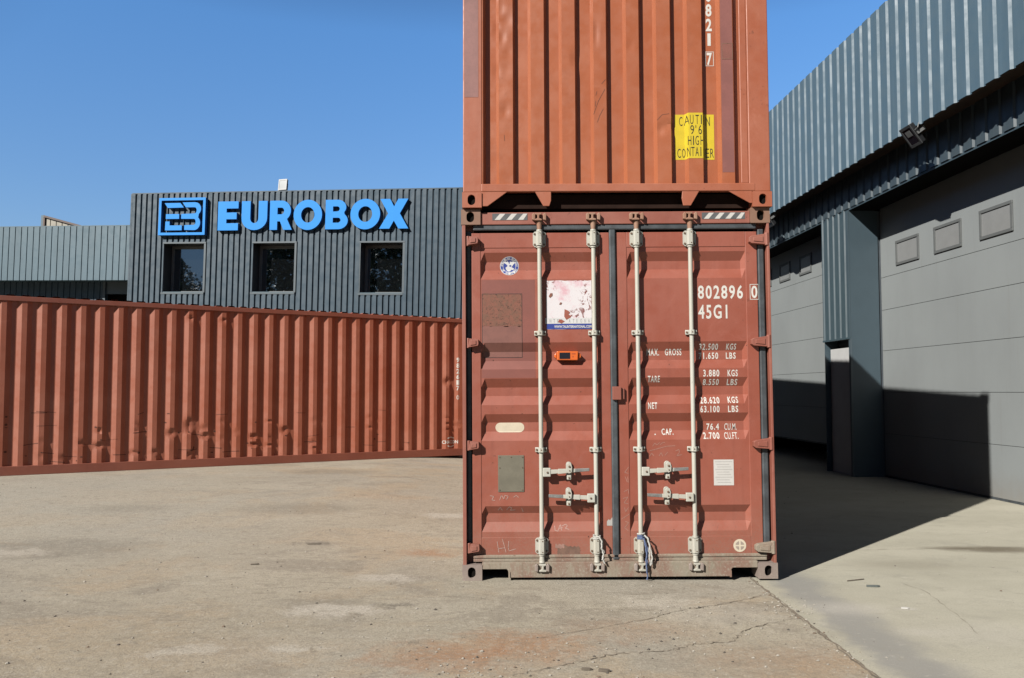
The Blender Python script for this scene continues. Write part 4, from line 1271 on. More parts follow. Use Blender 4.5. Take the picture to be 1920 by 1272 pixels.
for c, xa, xb in (('C', 1.7127, 1.7397), ('O', 1.7497, 1.7767), ('N', 1.7837, 1.8057), ('T', 1.8127, 1.8387), ('A', 1.8457, 1.8727), ('I', 1.8857, 1.8917), ('N', FA, FB), ('E', 1.9377, 1.9647), ('R', 1.9747, 2.0027)):
    glyph(c, xa, xb, .245)
for q in tx:
    on_end(q, 0.0030).build('warning_letter', M['black_paint'], ws, fixn=False)
tx = []
# vertical number
tx = []
def vdig(c, x0, x1, z0, z1): tx.append(fit(text_faces(c, 0.03), x0, x1, z0, z1))
dx0, dx1 = 1.9553, 2.0033
vdig('0', dx0, dx1, 1.6817, 1.7917)
vdig('8', dx0, dx1, 1.5607, 1.6637)
vdig('2', dx0, dx1, 1.4407, 1.5437)
vdig('1', dx0 + .012, dx1 - .010, 1.3207, 1.4227)
vdig('7', dx0 + .004, dx1 - .002, 1.1607, 1.2637)
tx.append(frame2(1.9485, 2.0145, 1.1547, 1.2727, 0.004))
on_end(merge2(tx), 0.0015).build('stencil_lettering', M['white_paint'], UP, fixn=False)
# repainted bands and small marks
vio = plain('purplish_repaint', (0.33, 0.125, 0.105), .5, 0, .18, 4)
on_end(rect2(BF[7] + .004, DS[8] - .003, zr1 + .09, 2.4), 0.0010).build('repaint_band', vio, UP, fixn=False)
MB().box(0.018, 0.128, 0.0065, 0.0075, 0.8848, 2.5).build('repaint_band', plain('mauve_repaint', (0.35, 0.165, 0.145), .5, 0, .25, 5), UP)
bx0, bx1 = 2.0687, 2.1547
on_end(rect2(bx0, bx1, 1.1952, 1.3172), 0.0022).build('welded_patch', plain('welded_patch_paint', (0.29, 0.10, 0.075), .6, 0, .25, 9), UP, fixn=False)
on_end(frame2(bx0, bx1, 1.1912, 1.3212, .004), 0.0030).build('patch_weld', M['casting_brown'], UP, fixn=False)
sc = []
for pts in ([(1.0428, 0.7501), (1.0822, 0.858), (1.1345, 0.9528)], [(1.0613, 0.9011), (1.0705, 0.935)], [(1.0725, 0.685), (1.0897, 0.737), (1.1199, 0.7929)], [(1.056, 0.8141), (1.0612, 0.8581)], [(1.1087, 0.9959), (1.1388, 1.0298)], [(0.335, 0.5378), (0.3332, 0.5848)], [(1.5466, 0.7003), (1.5858, 0.7431), (1.6408, 0.7519)]):
    sc.append(stroke2(pts, 0.0030))
on_end(merge2(sc), 0.0012).build('scratch', plain('brown_scratch', (0.15, 0.06, 0.04), .9), UP, fixn=False)

# ================================================================== lone container at the left
ddd = []
rr = random.Random(21)
def ridge(q): return 0.214 + 0.278 * q
for q in range(13, 43):
    for z in (0.28, 0.40, 0.52, 0.66, 0.80):
        if rr.random() < (0.36 if 17 < q < 34 else 0.14):
            ddd.append((ridge(q) + rr.uniform(-.03, .03), z + rr.uniform(-.05, .05), rr.uniform(.06, .11), rr.uniform(.03, .075), rr.uniform(.010, .032)))
for (px, z, rz_) in ((6.32, .62, .10), (6.472, .74, .16), (6.755, .56, .08), (5.333, .44, .07), (7.838, .52, .07), (8.174, .62, .10), (7.587, .38, .06), (11.669, 1.55, .12)):
    ddd.append((ridge(round((px - .214) / .278)), z, .10, rz_, .042))
ddd.append((ridge(round((6.747 - .214) / .278)), 2.64, .07, .06, .035)); ddd.append((ridge(round((7.035 - .214) / .278)), 2.63, .07, .06, .035))
LF = thing('shipping_container', 'lone dented red container lying lengthwise below the blue sign', 'shipping container', (-12.602, 12.600, 0.118), (0, 0, R(-59.97)), 'red shipping containers')
container_shell(LF, M['side_rail'], M['side_red'], M['side_rail'], M['side_rail'], None, ddd)
MB().box(0.153, W - 0.153, 0.006, 0.12, 0.03, 0.16).build('end_rail', M['side_rail'], LF)
MB().box(0.153, W - 0.153, 0.006, 0.12, 2.79, H - .03).build('end_rail', M['side_rail'], LF)
mb = MB()
mb.sheet(len(ep), 2, lambda i, j: (ep[i][0], ep[i][1], 0.155 + 2.64 * j))
mb.build('end_panel', M['side_red'], LF)
for xa in (0.006, W - 0.12):
    MB().box(xa, xa + .114, 0.008, 0.15, 0.121, H - .121, c=.006).build('corner_post', M['side_rail'], LF)
# lettering on the long side
bpS = [(0.15 + s, d) for s, d in side_profile(L - 0.30)]
def on_side(vf, eps=0.002):
    return wrap(vf, lambda s, z: (W - 0.008 - 0.012 - interp(bpS, s) + eps, s, z), [s for s, d in bpS])
tx = []
sN = 11.854
for i, c in enumerate('982617'):
    z1 = 2.055 - i * 0.118
    tx.append(fit(text_faces(c, 0.03), sN - .032, sN + .026, z1 - .098, z1))
tx.append(fit(text_faces('0', 0.0), sN - .030, sN + .022, 1.18, 1.265))
on_side(merge2(tx)).build('stencil_lettering', M['white_paint'], LF, fixn=False)
cs_, cz_ = (11.675, 0.298)
tx = [fit(text_faces('CHACON', 0.02), cs_ - .17, cs_ + .18, cz_ - .035, cz_ + .035)]
for sg in (1, -1):
    up_ = []; dn_ = []
    for k in range(9):
        t = -1 + k / 4
        up_.append((cs_ + .02 + t * .085, cz_ + sg * (.110 - .03 * t * t)))
        dn_.append((cs_ + .02 + t * .07, cz_ + sg * (.086 - .020 * t * t)))
    tx.append(curve_faces([up_ + dn_[::-1]]))
on_side(merge2(tx)).build('owner_emblem', M['white_paint'], LF, fixn=False)
# black scuffs
sc = []
r_ = random.Random(5)
for k in range(54):
    s = min(11.6, max(3.9, r_.gauss(6.6, 2.0))); z = r_.choice((.24, .30, .36, .52, .62, .80, .98)) + r_.uniform(-.05, .05)
    sc.append(disc2(s, z, r_.uniform(.006, .028), 7, r_.uniform(.006, .022)) if r_.random() < .5 else stroke2([(s, z), (s + r_.uniform(.05, .3), z + r_.uniform(-.03, .03))], r_.uniform(.004, .012)))
q = on_side(merge2(sc), 0.0015).build('scuff', plain('dark_scuff', (0.16, 0.050, 0.028), .9, 0, .5), LF, fixn=False)
q['kind'] = 'stuff'

# ================================================================== office building with the sign
def ribs(x0, x1, z0, z1, pitch, d, ya, prof, holes=()):
    """vertical ribbed sheet facing -y; prof = [(fraction of pitch, depth)]; holes = rectangles left open"""
    pts = []
    n = int(math.ceil((x1 - x0) / pitch))
    for k in range(n):
        for f, q in prof:
            x = x0 + (k + f) * pitch
            if x <= x1 + 1e-6:
                pts.append((x, q * d))
    if pts[-1][0] < x1 - 1e-4:
        pts.append((x1, pts[-1][1]))
    cuts = sorted({h for H_ in holes for h in H_[:2]})
    for c in cuts:
        if all(abs(c - p[0]) > 1e-4 for p in pts):
            pts.append((c, interp(pts, c)))
            pts.sort()
    zs = sorted({z0, z1} | {h for H_ in holes for h in H_[2:]})
    mb = MB()
    nv = len(zs)
    vs = [(x, ya - q, z) for x, q in pts for z in zs]
    fs = []
    for i in range(len(pts) - 1):
        for j in range(nv - 1):
            xm = (pts[i][0] + pts[i + 1][0]) / 2; zm = (zs[j] + zs[j + 1]) / 2
            if any(a < xm < b and c < zm < e for a, b, c, e in holes):
                continue
            fs.append((i * nv + j, (i + 1) * nv + j, (i + 1) * nv + j + 1, i * nv + j + 1))
    return mb.add(vs, fs)
OFR = (0, 0.0172, math.atan2(-0.133, 0.991))
OF = thing('office_building', 'dark grey ribbed metal office building carrying the blue sign', 'building', (-1.453, 22.0, 0.0), OFR)
WIN = [(-9.083, -7.808, 4.249, 5.704), (-6.275, -5.000, 4.249, 5.697), (-3.013, -1.765, 4.225, 5.685)]
PROF = [(0.0, 1), (0.62, 1), (0.74, 0), (0.88, 0), (1.0 - 1e-4, 1)]
ROOF = 7.215
ribs(-10.17, 7.5, -0.2, ROOF, 0.1755, 0.042, 0.0, PROF, WIN).build('wall', M['clad_dark'], OF)
MB().box(-10.10, 7.5, 0.52, 9.0, -0.2, ROOF - 0.06).build('building_core', M['wall_dark'], OF)
MB().box(-10.175, 7.52, -0.036, 0.32, ROOF, ROOF + 0.03).box(-10.20, -10.15, -0.045, 0.05, -0.2, ROOF + 0.002).build('roof_flashing', M['clad_dark'], OF)
MB().box(-10.16, -10.12, 0.0, 9.0, -0.2, ROOF).build('wall', M['clad_dark'], OF)
for (a, b, c, e) in WIN:
    fr = MB()
    t, pr = 0.05, 0.05
    fr.box(a - .03, b + .06, -pr, 0.0, e, e + .045)
    fr.box(a - .05, b + .03, -pr, 0.03, c - .05, c)
    fr.box(b, b + .06, -pr + .006, 0.0, c, e)
    fr.box(a - .03, a, -pr + .012, 0.0, c, e)
    # reveals
    jb = MB()
    jb.box(a - .02, a - .001, 0.0005, 0.50, c - .02, e + .02)
    jb.box(b + .001, b + .02, 0.0005, 0.50, c - .02, e + .02)
    jb.box(a, b, 0.0005, 0.50, e + .001, e + .02)
    fr.box(a, b, 0.031, 0.50, c - .03, c)
    wf = fr.build('window', M['trim_dark'], OF)
    jb.build('jamb', M['jamb'], wf)
    iw = MB()
    y0 = 0.40
    iw.box(a, b, y0, y0 + .06, c, c + .09).box(a, b, y0, y0 + .06, e - .08, e).box(a, a + .07, y0, y0 + .06, c + .09, e - .08).box(b - .06, b, y0, y0 + .06, c + .09, e - .08)
    iw.build('window_frame', M['win_frame'], wf)
    MB().box(a + .07, b - .06, y0 + .03, y0 + .04, c + .09, e - .08).build('pane', M['glass'], wf)
    MB().box(a, b, -0.03, y0, c + .002, c + .022).build('sill', M['clad_mid'], wf)
# low wing with an overhanging fascia
WG = thing('workshop_wing', 'lower grey wing left of the office with a ribbed overhang', 'building', (-1.453, 22.0, 0.0), OFR)
WP = [(0.0, 1), (0.86, 1), (0.90, 0), (0.97, 0), (1.0 - 1e-4, 1)]
ribs(-24.0, -10.21, 4.62, 6.262, 0.2045, 0.026, 0.0, WP).build('fascia', M['clad_mid'], WG)
MB().box(-24, -10.21, -.028, 0.5, 6.262, 6.285).box(-24, -10.21, 0.001, 0.04, 4.62, 6.26).box(-24, -10.21, .04, 0.58, 4.66, 4.70).build('fascia_trim', M['clad_mid'], WG)
ribs(-24.0, -11.42, 0, 4.66, 0.2045, 0.026, 0.62, WP).build('wall', M['clad_dark'], WG)
MB().box(-24, -10.21, 0.9, 9, 0, 6.2).build('building_core', M['dark'], WG)
MB().box(-11.42, -11.34, 0.55, 0.7, 0, 4.66).box(-11.34, -10.21, 0.60, 0.7, 4.28, 4.66).build('doorway_frame', M['trim_dark'], WG)
# gable end seen over the wing
GB = thing('gable_roof', 'beige gable end with a brown verge peeking above the low wing', 'building', (-1.453, 22.0, 0.0), OFR)
gx0, gz_top = -18.64, 8.235
def gl(x): return gz_top - (x - gx0) * 0.262
MB().prism([(gx0, 3.0), (-12.0, 3.0), (-12.0, gl(-12.0)), (gx0, gl(gx0))], 'y', 7.01, 7.03).build('gable_core', M['beige'], GB)
mb = ribs(gx0, -12.0, 0, 1, 0.26, 0.03, 7.0, WP)
mb.v = [(x, y, 3.0 if z < .5 else gl(x) - .03) for x, y, z in mb.v]
mb.build('wall', M['beige'], GB)
MB().prism([(gx0 - .02, gl(gx0) - .06), (-12.0, gl(-12.0) - .06), (-12.0, gl(-12.0) + .02), (gx0 - .02, gl(gx0) + .02)], 'y', 6.90, 7.1).build('verge_trim', M['roof_brown'], GB)
MB().box(gx0 - .05, gx0 + .03, 6.91, 7.09, 3.0, gl(gx0) - .061).build('corner_trim', M['roof_brown'], GB)
MB().box(gx0 - .16, gx0 - .051, 6.94, 14, 3.0, gl(gx0) + .02).build('side_wall', M['clad_mid'], GB)
MB().prism([(gx0, gl(gx0) - .05), (-12.0, gl(-12.0) - .05), (-12.0, gl(-12.0) - .01), (gx0, gl(gx0) - .01)], 'y', 7.101, 14).build('roof', M['clad_mid'], GB)

# ------------------------------------------------------------------ sign
SG = thing('sign', 'sky blue company sign with raised capital letters and framed emblem', 'sign', (-1.453, 22.0, 0.0), OFR)
def arcp(cx, cz, rx, rz, a0, a1, n=14):
    return [(cx + rx * math.cos(R(a0 + (a1 - a0) * k / n)), cz + rz * math.sin(R(a0 + (a1 - a0) * k / n))) for k in range(n + 1)]
GL = {
    'E': [[(0, 0), (1, 0), (1, .245), (.42, .245), (.42, .385), (.92, .385), (.92, .615), (.42, .615), (.42, .755), (1, .755), (1, 1), (0, 1)]],
    'U': [[(0, 1)] + arcp(.5, .41, .5, .41, 180, 360) + [(1, 1), (.66, 1)] + arcp(.5, .41, .16, .17, 360, 180) + [(.34, 1)]],
    'R': [[(0, 0), (.34, 0), (.34, .29), (.46, .29), (.62, 0), (1, 0), (.78, .36)] + arcp(.52, .65, .42, .35, -50, 90) + [(0, 1)], [(.34, .53)] + arcp(.51, .645, .13, .115, -90, 90) + [(.34, .76)]],
    'O': [arcp(.5, .5, .5, .515, 0, 355, 40), arcp(.5, .5, .235, .265, 355, 0, 32)],
    'B': [[(0, 0)] + arcp(.58, .285, .42, .285, -90, 50) + arcp(.52, .74, .40, .26, -38, 90) + [(0, 1)], [(.33, .22)] + arcp(.56, .305, .12, .085, -90, 90) + [(.33, .39)], [(.33, .60)] + arcp(.52, .69, .11, .085, -90, 90) + [(.33, .775)]],
    'X': [[(0, 0), (.35, 0), (.50, .27), (.66, 0), (1, 0), (.70, .51), (.98, 1), (.64, 1), (.50, .74), (.36, 1), (.02, 1), (.30, .51)]],
}
def raised(name, loops, x0, x1, z0, z1, y0, y1, parent, mats):
    lp = [[(x0 + u * (x1 - x0), z0 + w * (z1 - z0)) for u, w in l] for l in loops]
    vs, fs = curve_faces(lp)
    mb = MB()
    mb.add([(x, y0, z) for x, z in vs], fs, 0)
    mb.add([(x, y1, z) for x, z in vs], [f[::-1] for f in fs], 1)
    for l in lp:
        n = len(l)
        mb.add([(x, y0, z) for x, z in l] + [(x, y1, z) for x, z in l], [(k, (k + 1) % n, n + (k + 1) % n, n + k) for k in range(n)], 1)
    return mb.build(name, mats, parent, fixn=False)
SM = [M['sign_blue'], M['sign_side']]
LX = [(-7.345, -6.715), (-6.610, -5.820), (-5.740, -5.060), (-5.015, -4.155), (-4.050, -3.380), (-3.305, -2.425), (-2.445, -1.590)]
for ch, (a, b) in zip('EUROBOX', LX):
    raised('letter', GL[ch], a, b, 6.062, 6.918, -0.150, -0.035, SG, SM)
ea, eb, ec, ed = -9.205, -7.735, 5.935, 7.045
t = 0.075
ew, eh = eb - ea, ed - ec
raised('emblem_frame', [[(0, 0), (1, 0), (1, 1), (0, 1)], [(t / ew, t / eh), (t / ew, 1 - t / eh), (1 - t / ew, 1 - t / eh), (1 - t / ew, t / eh)]], ea, eb, ec, ed, -0.170, -0.035, SG, SM)
Q = lambda u, w: ((u - 225) / (1310 - 225), (1035 - w) / (1035 - 200))
def qa(cx, cz, rx, rz, a0, a1, n=12): return [Q(x, z) for x, z in [(cx + rx * math.cos(R(a0 + (a1 - a0) * k / n)), cz - rz * math.sin(R(a0 + (a1 - a0) * k / n))) for k in range(n + 1)]]
raised('emblem_bar', [[Q(345, 310), Q(715, 310), Q(800, 415), Q(425, 420)]], ea, eb, ec, ed, -0.150, -0.035, SG, SM)
raised('emblem_bar', [[Q(385, 560), Q(695, 560), Q(695, 668), Q(385, 668)]], ea, eb, ec, ed, -0.150, -0.035, SG, SM)
raised('emblem_bar', [[Q(380, 725), Q(478, 725), Q(478, 815), Q(765, 815), Q(765, 925), Q(375, 925)]], ea, eb, ec, ed, -0.150, -0.035, SG, SM)
raised('emblem_bow', [[Q(765, 300)] + qa(1060, 450, 140, 150, 90, -48) + qa(1050, 765, 140, 160, 50, -90) + [Q(825, 918), Q(825, 812)] + qa(1040, 740, 45, 68, -90, 90) + [Q(745, 668), Q(745, 560)] + qa(1050, 482, 50, 70, -90, 90) + [Q(845, 412)]], ea, eb, ec, ed, -0.150, -0.035, SG, SM)

def floodlight(loc, rot, label, scale=1.0, arm=0.12):
    f = thing('floodlight', label, 'floodlight', loc, rot, 'outdoor floodlights')
    s = scale
    MB().box(-.13 * s, .13 * s, -.03 * s, .04 * s, -.16 * s, .16 * s, c=.008 * s).build('housing', M['black_metal'], f)
    mb = MB()
    mb.box(-.135 * s, .135 * s, -.042 * s, -.031 * s, .125 * s, .165 * s).box(-.135 * s, .135 * s, -.042 * s, -.031 * s, -.165 * s, -.125 * s).box(-.135 * s, -.105 * s, -.042 * s, -.031 * s, -.125 * s, .125 * s).box(.105 * s, .135 * s, -.042 * s, -.031 * s, -.125 * s, .125 * s)
    mb.build('bezel', M['bezel'], f)
    MB().box(-.104 * s, .104 * s, -.036 * s, -.031 * s, -.124 * s, .124 * s).build('lens', M['lamp_glass'] if s > 1.0 else M['screen'], f)
    if s < 1.0:
        MB().box(-.055, .055, -.0395, -.0362, .0, .085).build('led_panel', M['grey_metal'], f)
    return f, s
f, s = floodlight((0, 0, 0), (0, 0, 0), 'small square floodlight standing on the office roof above the sign', 1.01)
mo = Matrix.Translation((-1.453, 22.0, 0)) @ Matrix.Rotation(OFR[2], 4, 'Z') @ Matrix.Rotation(OFR[1], 4, 'Y')
f.location = mo @ Vector((-5.447, 0.05, 7.43)); f.rotation_euler = (R(-8), 0, OFR[2] - .12)
MB().box(-.15, -.135, -.01, .02, -.20, .03).box(.135, .15, -.01, .02, -.20, .03).box(-.15, .15, -.01, .02, -.215, -.20).build('bracket', M['grey_metal'], f)

# ================================================================== warehouse on the right
WHR = (0, R(0.0), math.atan2(1.0, -0.0476))
WH = thing('warehouse', 'grey blue ribbed warehouse with tall recessed loading doors at right', 'building', (6.54, 10.75, 0.0), WHR)
S0, S1, HEAD = -9.0, 16.0, 4.64
YW, YF = 0.55, 0.95
def slab(name, x0, x1, y0, y1, z0, z1, mat, c=0.0, parent=None):
    return MB().box(x0, x1, y0, y1, z0, z1, c=c).build(name, mat, parent or WH)
FP = [(0.0, 1), (0.56, 1), (0.60, 0), (0.79, 0), (0.885, 1), (1.0 - 1e-4, 1)]
def wribs(x0, x1, z0, z1, pitch, d, y, prof):
    """ribbed sheet facing +y in the warehouse frame"""
    mb = ribs(x0, x1, z0, z1, pitch, d, 0.0, prof)
    mb.v = [(a, y - b, c) for a, b, c in mb.v]
    return mb
wribs(S0, S1, 5.12, 7.245, 0.262, 0.030, YF - .008, FP).build('fascia', M['fascia'], WH)
slab('fascia_backing', S0, S1, YF - .06, YF - .015, 5.135, 7.235, M['brown_wood'])
slab('roof_flashing', S0, S1, YF - .2, YF - .004, 7.245, 7.25, M['fascia'])
slab('soffit', S0, S1, YW + .002, YF - .062, 5.20, 5.23, M['brown_wood'])
# wall above the doors: ribbed sheet over a plain wall
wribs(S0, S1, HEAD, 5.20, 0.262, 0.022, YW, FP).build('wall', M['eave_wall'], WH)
slab('lintel', S0, S1, 0.06, YW - .001, HEAD - .03, 5.18, M['dark'])  # underside coloured near black in place of deep soffit shade
slab('lintel_trim', S0, S1, YW - .0005, YW + .004, HEAD - .032, HEAD, M['reveal'])
slab('roof', S0, S1, -14, YF - .07, 7.10, 7.20, M['clad_dark'])
slab('side_wall', S0, S0 + .2, -14, YF - .07, 0, 7.09, M['clad_dark'])
slab('side_wall', S1 - .2, S1, -14, YF - .07, 0, 7.09, M['clad_dark'])
slab('back_wall', S0 + .2, S1 - .2, -14, -13.8, 0, 7.09, M['clad_dark'])
slab('inner_wall', S0 + .2, S1 - .2, -1.6, -1.5, 0, 7.09, M['dark'])
slab('upper_wall', S0 + .2, S1 - .2, -.08, YW - .01, 5.24, 7.08, M['wall_dark'])
PIERS = [(-9.0, -3.3), (2.80, 3.80), (9.95, 16.0)]
for i, (a, b) in enumerate(PIERS):
    if i == 1:
        # the visible pier: ribbed skin stops at 2.42 m, a white post stands in the gap below
        wribs(a + .012, b + .02, 2.40, HEAD + .02, 0.215, 0.022, YW, [(0.0, 0), (0.5, 0), (0.58, 1), (0.90, 1), (1.0 - 1e-4, 0)]).build('pier_cladding', M['pier_clad'], WH)
        slab('cladding_trim', a - .01, b + .04, YW - .03, YW + .028, 2.372, 2.402, M['pier_clad'])
        slab('pier', a + .02, b, -.06, YW - .26, 0, HEAD - .031, M['wall_dark'])
        slab('pier', a + .02, b, YW - .259, YW - .004, 2.41, HEAD - .031, M['wall_dark'])
        slab('reveal', a - .012, a + .018, .045, YW + .004, 0, HEAD - .031, M['reveal'])
        slab('corner_trim', a - .016, a + .060, YW + .005, YW + .028, 2.402, HEAD - .036, M['reveal'])
        slab('corner_trim', a - .016, a + .050, YW - .012, YW + .016, 0, 2.371, M['trim_dark'])
        slab('gap_post', a + .12, b - .05, YW - .258, YW - .075, 0, 2.235, M['post_white'], .006)
        slab('reveal', b + .001, b + .02, .045, YW, 0, HEAD - .031, M['reveal'])
    else:
        wribs(a, b, 0, HEAD + .02, 0.262, 0.022, YW, FP).build('pier_cladding', M['pier_clad'], WH)
        slab('pier', a, b, -.06, YW - .004, 0, HEAD - .031, M['wall_dark'])
        slab('reveal', b + .001, b + .03, .045, YW + .004, 0, HEAD - .031, M['reveal'])
        slab('reveal', a - .03, a - .001, .045, YW + .004, 0, HEAD - .031, M['reveal'])

def garage_door(x0, x1, lift, label, wins):
    g = thing('garage_door', label, 'garage door', (6.54, 10.75, 0.0), WHR, 'sectional loading doors')
    zs = [0.0, 0.714, 1.42, 2.132, 2.832, 3.396, 4.70]
    for i in range(6):
        z0, z1 = zs[i] + lift, min(zs[i + 1] + lift, 5.1)
        mb = MB().box(x0, x1, -0.045, 0.0, z0 + .003, z1 - .003, c=.0025)
        p = mb.build('door_section', M['roller'], g)
    MB().box(x0, x1, -0.04, -.008, lift, min(4.7 + lift, 5.05)).build('section_seam', M['seam'], g)
    MB().box(x0, x1, -0.035, .004, lift - .03, lift + .002).build('bottom_seal', M['gasket'], g)
    for (a, b) in wins:
        z0, z1 = 3.535 + lift, 3.945 + lift
        fr = MB()
        w = .045
        fr.box(a, b, .001, .020, z0, z0 + w, c=.004).box(a, b, .001, .020, z1 - w, z1, c=.004).box(a, a + w, .001, .019, z0 + w, z1 - w, c=.004).box(b - w, b, .001, .019, z0 + w, z1 - w, c=.004)
        fo = fr.build('window_frame', M['roller_frame'], g)
        MB().box(a + w, b - w, .001, .006, z0 + w, z1 - w).build('pane', M['roller_pane'], fo)
    return g
garage_door(-3.28, 2.786, 0.03, 'near grey sectional door, fully shut behind the pier with white post', [(2.275 - 1.09 * i - .68, 2.275 - 1.09 * i) for i in range(5)])
garage_door(3.82, 9.93, 0.43, 'far grey sectional door raised slightly above a dark gap', [(4.45 + 1.108 * i, 4.45 + 1.108 * i + .61) for i in range(5)])

mw = Matrix.Translation((6.54, 10.75, 0)) @ Matrix.Rotation(WHR[2], 4, 'Z')
f, s = floodlight((0, 0, 0), (0, 0, 0), 'black floodlight under the warehouse overhang above the near grey door', 0.95)
f.location = mw @ Vector((0.035, YF + .02, 5.02))
f.rotation_euler = (R(36), 0, WHR[2] + R(180))
MB().box(-.150, -.132, -.02, .10, -.02, .02).box(.132, .150, -.02, .10, -.02, .02).box(-.150, .150, .10, .115, -.03, .03).box(-.012, .012, .115, .20, -.012, .012).build('bracket', M['grey_metal'], f)
MB().tube([(.14, -.02, .05), (.19, .0, .06), (.17, .06, .10)], .008, 6).build('cable_gland', M['grey_metal'], f)
f, s = floodlight((0, 0, 0), (0, 0, 0), 'second floodlight under the overhang, mostly hidden behind the stacked containers', 0.95)
f.location = mw @ Vector((5.38, YF + .02, 5.02))
f.rotation_euler = (R(36), 0, WHR[2] + R(180))
MB().box(-.150, -.132, -.02, .10, -.02, .02).box(.132, .150, -.02, .10, -.02, .02).box(-.150, .150, .10, .115, -.03, .03).box(-.012, .012, .115, .20, -.012, .012).build('bracket', M['grey_metal'], f)

# ================================================================== small things on the doors
TR = thing('tracking_device', 'small orange box with a dark display clamped on the left door', 'tracker', (0, 0, 0))
ml = Matrix.Translation((-0.383, 6.13, 0)) @ Matrix.Rotation(-0.0068, 4, 'Y')
tx_, tz_ = (0.8338, 1.7354)
TR.location = ml @ Vector((tx_, YD + GD + .004, tz_)); TR.rotation_euler = (0, -0.0068, 0)
dep = -(GD + .028)
mb = MB()
mb.prism([(-.086, -.034), (.078, -.036), (.082, .034), (-.086, .036)], 'y', dep, -.002)
mb.prism([(-.087, -.026), (-.087, .026), (-.105, .010), (-.105, -.010)], 'y', dep + .018, -.004)
mb.prism([(.082, -.030), (.106, -.012), (.106, .010), (.083, .028)], 'y', dep + .018, -.004)
mb.build('housing', M['orange'], TR, bevel=0.005)
MB().box(-.066, .018, dep - .0015, dep + .01, -.025, .025).build('display', M['screen'], TR)
MB().box(.030, .060, dep - .0012, dep + .01, .012, .018).box(.036, .044, dep - .0012, dep + .01, -.012, -.003).build('print', plain('dark_orange_print', (.45, .07, .02), .5), TR)

def rope(name, label, strands, mats_):
    r = thing(name, label, 'rope', tuple(ml @ Vector((0, 0, 0))), (0, -0.0068, 0))
    for nm, pts, rad, mt in strands:
        q = []
        for a, b in zip(pts, pts[1:]):
            for k in range(4):
                q.append(Vector(a).lerp(Vector(b), k / 4))
        q.append(Vector(pts[-1]))
        jr = random.Random(len(q))
        q = [v + Vector((jr.uniform(-.0025, .0025), jr.uniform(-.002, .002), 0)) for v in q]
        MB().tube(q, rad, 7).build(nm, mt, r, smooth=60)
    return r
def coil(x, z, rr_, turns, pitch):
    return [(x + rr_ * math.cos(t), 0.010 + rr_ * math.sin(t), z + pitch * t / 6.283) for t in [k * 6.283 / 10 for k in range(int(turns * 10) + 1)]]
x2, x3 = RX[1], RX[2]
zk = 0.317
rope('rope', 'white rope knotted round the second locking rod from the left', [
    ('rope_coil', coil(x2, zk - .010, .025, 2.6, .013), .0065, M['rope_white']),
    ('rope_tail', [(x2 + .012, -.022, zk + .02), (x2 + .034, -.030, zk - .02), (x2 + .030, -.032, zk - .07), (x2 + .045, -.030, zk - .11), (x2 + .040, -.028, zk - .15), (x2 + .052, -.024, zk - .185)], .0070, M['rope_white']),
    ('rope_tail', [(x2 + .030, -.032, zk - .06), (x2 + .052, -.026, zk - .10), (x2 + .035, -.030, zk - .16)], .0055, M['rope_white'])], None)
rope('rope', 'blue and white ropes knotted round the third locking rod', [
    ('rope_coil', coil(x3, zk - .012, .025, 2.8, .012), .0060, M['rope_blue']),
    ('rope_coil', coil(x3, zk + .026, .025, 1.0, .010), .0065, M['rope_white']),
    ('blue_tail', [(x3 + .016, -.022, zk + .0), (x3 + .030, -.030, zk - .06), (x3 + .034, -.032, zk - .12), (x3 + .030, -.032, zk - .18), (x3 + .034, -.034, zk - .23), (x3 + .042, -.020, zk - .29), (x3 + .040, -.010, zk - .315)], .0058, M['rope_blue']),
    ('blue_tail', [(x3 + .022, -.024, zk - .01), (x3 + .042, -.026, zk - .07), (x3 + .044, -.026, zk - .14), (x3 + .038, -.028, zk - .20)], .0045, M['rope_blue']),
    ('white_loop', [(x3 + .022, -.016, zk + .025), (x3 + .048, -.026, zk + .0), (x3 + .062, -.030, zk - .07), (x3 + .078, -.028, zk - .14), (x3 + .074, -.028, zk - .19), (x3 + .060, -.026, zk - .205)], .0070, M['rope_white']),
    ('white_loop', [(x3 + .058, -.030, zk - .06), (x3 + .056, -.030, zk - .13), (x3 + .064, -.028, zk - .20)], .0060, M['rope_white'])], None)

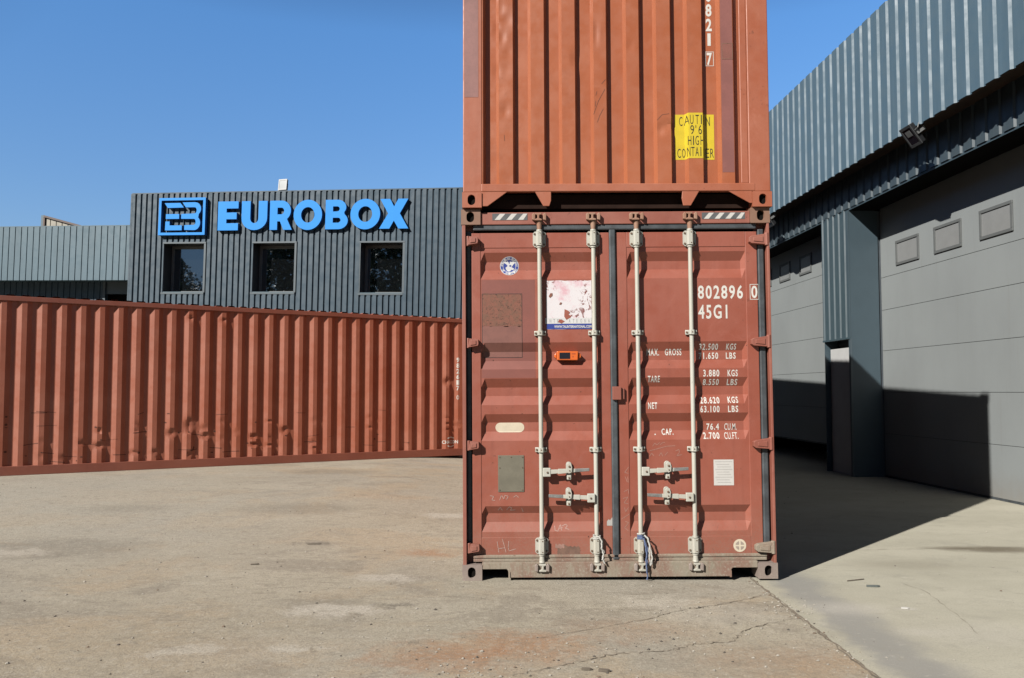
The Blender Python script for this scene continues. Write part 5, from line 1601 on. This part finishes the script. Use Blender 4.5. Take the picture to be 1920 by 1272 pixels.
# ================================================================== trees behind the camera (mirrored in the office windows)
def tree(loc, h, rad, seed, label):
    r_ = random.Random(seed)
    t = thing('tree', label, 'tree', loc, (0, 0, r_.uniform(0, 6)), 'trees mirrored in the office windows')
    tb = MB().tube([(0, 0, 0), (.1, 0, h * .25), (0, .1, h * .5), (.1, 0, h * .85)], [.28, .22, .15, .04], 8)
    mb = MB()
    for k in range(11):
        a = r_.uniform(0, 6.283); z0 = h * r_.uniform(.25, .65); ln = rad * r_.uniform(.6, 1.0)
        e = Vector((math.cos(a) * ln, math.sin(a) * ln, z0 + ln * r_.uniform(.3, .9)))
        tb.tube([(0, 0, z0), tuple(e * .5 + Vector((0, 0, z0 * .5))), tuple(e)], [.09, .06, .02], 6)
        for q in range(3):
            c = e + Vector((r_.gauss(0, .6), r_.gauss(0, .6), r_.gauss(0.2, .6)))
            for j in range(260):
                p = c + Vector((r_.gauss(0, .6), r_.gauss(0, .6), r_.gauss(0, .5)))
                u = Vector((r_.uniform(-1, 1), r_.uniform(-1, 1), r_.uniform(-1, 1))).normalized() * .13
                w = u.cross(Vector((r_.uniform(-1, 1), r_.uniform(-1, 1), r_.uniform(-1, 1)))).normalized() * .09
                mb.add([p - u, p + w, p + u, p - w], [(0, 1, 2, 3)])
    for j in range(5200):
        a = r_.uniform(0, 6.283); q = r_.random() ** .5 * rad * .85; z = h * r_.uniform(.22, 1.0)
        q *= math.sin(min(1, max(0.05, (z / h - .18) / .82)) * math.pi) ** .5 + .15
        p = Vector((math.cos(a) * q, math.sin(a) * q, z))
        big = 2.6 if q < rad * .45 else 1.0
        u = Vector((r_.uniform(-1, 1), r_.uniform(-1, 1), r_.uniform(-1, 1))).normalized() * .15 * big
        w = u.cross(Vector((r_.uniform(-1, 1), r_.uniform(-1, 1), r_.uniform(-1, 1)))).normalized() * .10 * big
        mb.add([p - u, p + w, p + u, p - w], [(0, 1, 2, 3)])
    tb.build('trunk', M['bark'], t)
    mb.build('crown', M['leaf'], t, fixn=False)
    return t
tree((-41, -13, 0), 13.2, 4.2, 1, 'bushy green tree seen mirrored in the leftmost office window')
tree((-29.5, -15, 0), 16.0, 5.2, 2, 'tall green tree seen mirrored in the middle office window')
tree((-20.5, -16, 0), 16.5, 5.4, 3, 'tall green tree seen mirrored in the rightmost office window')
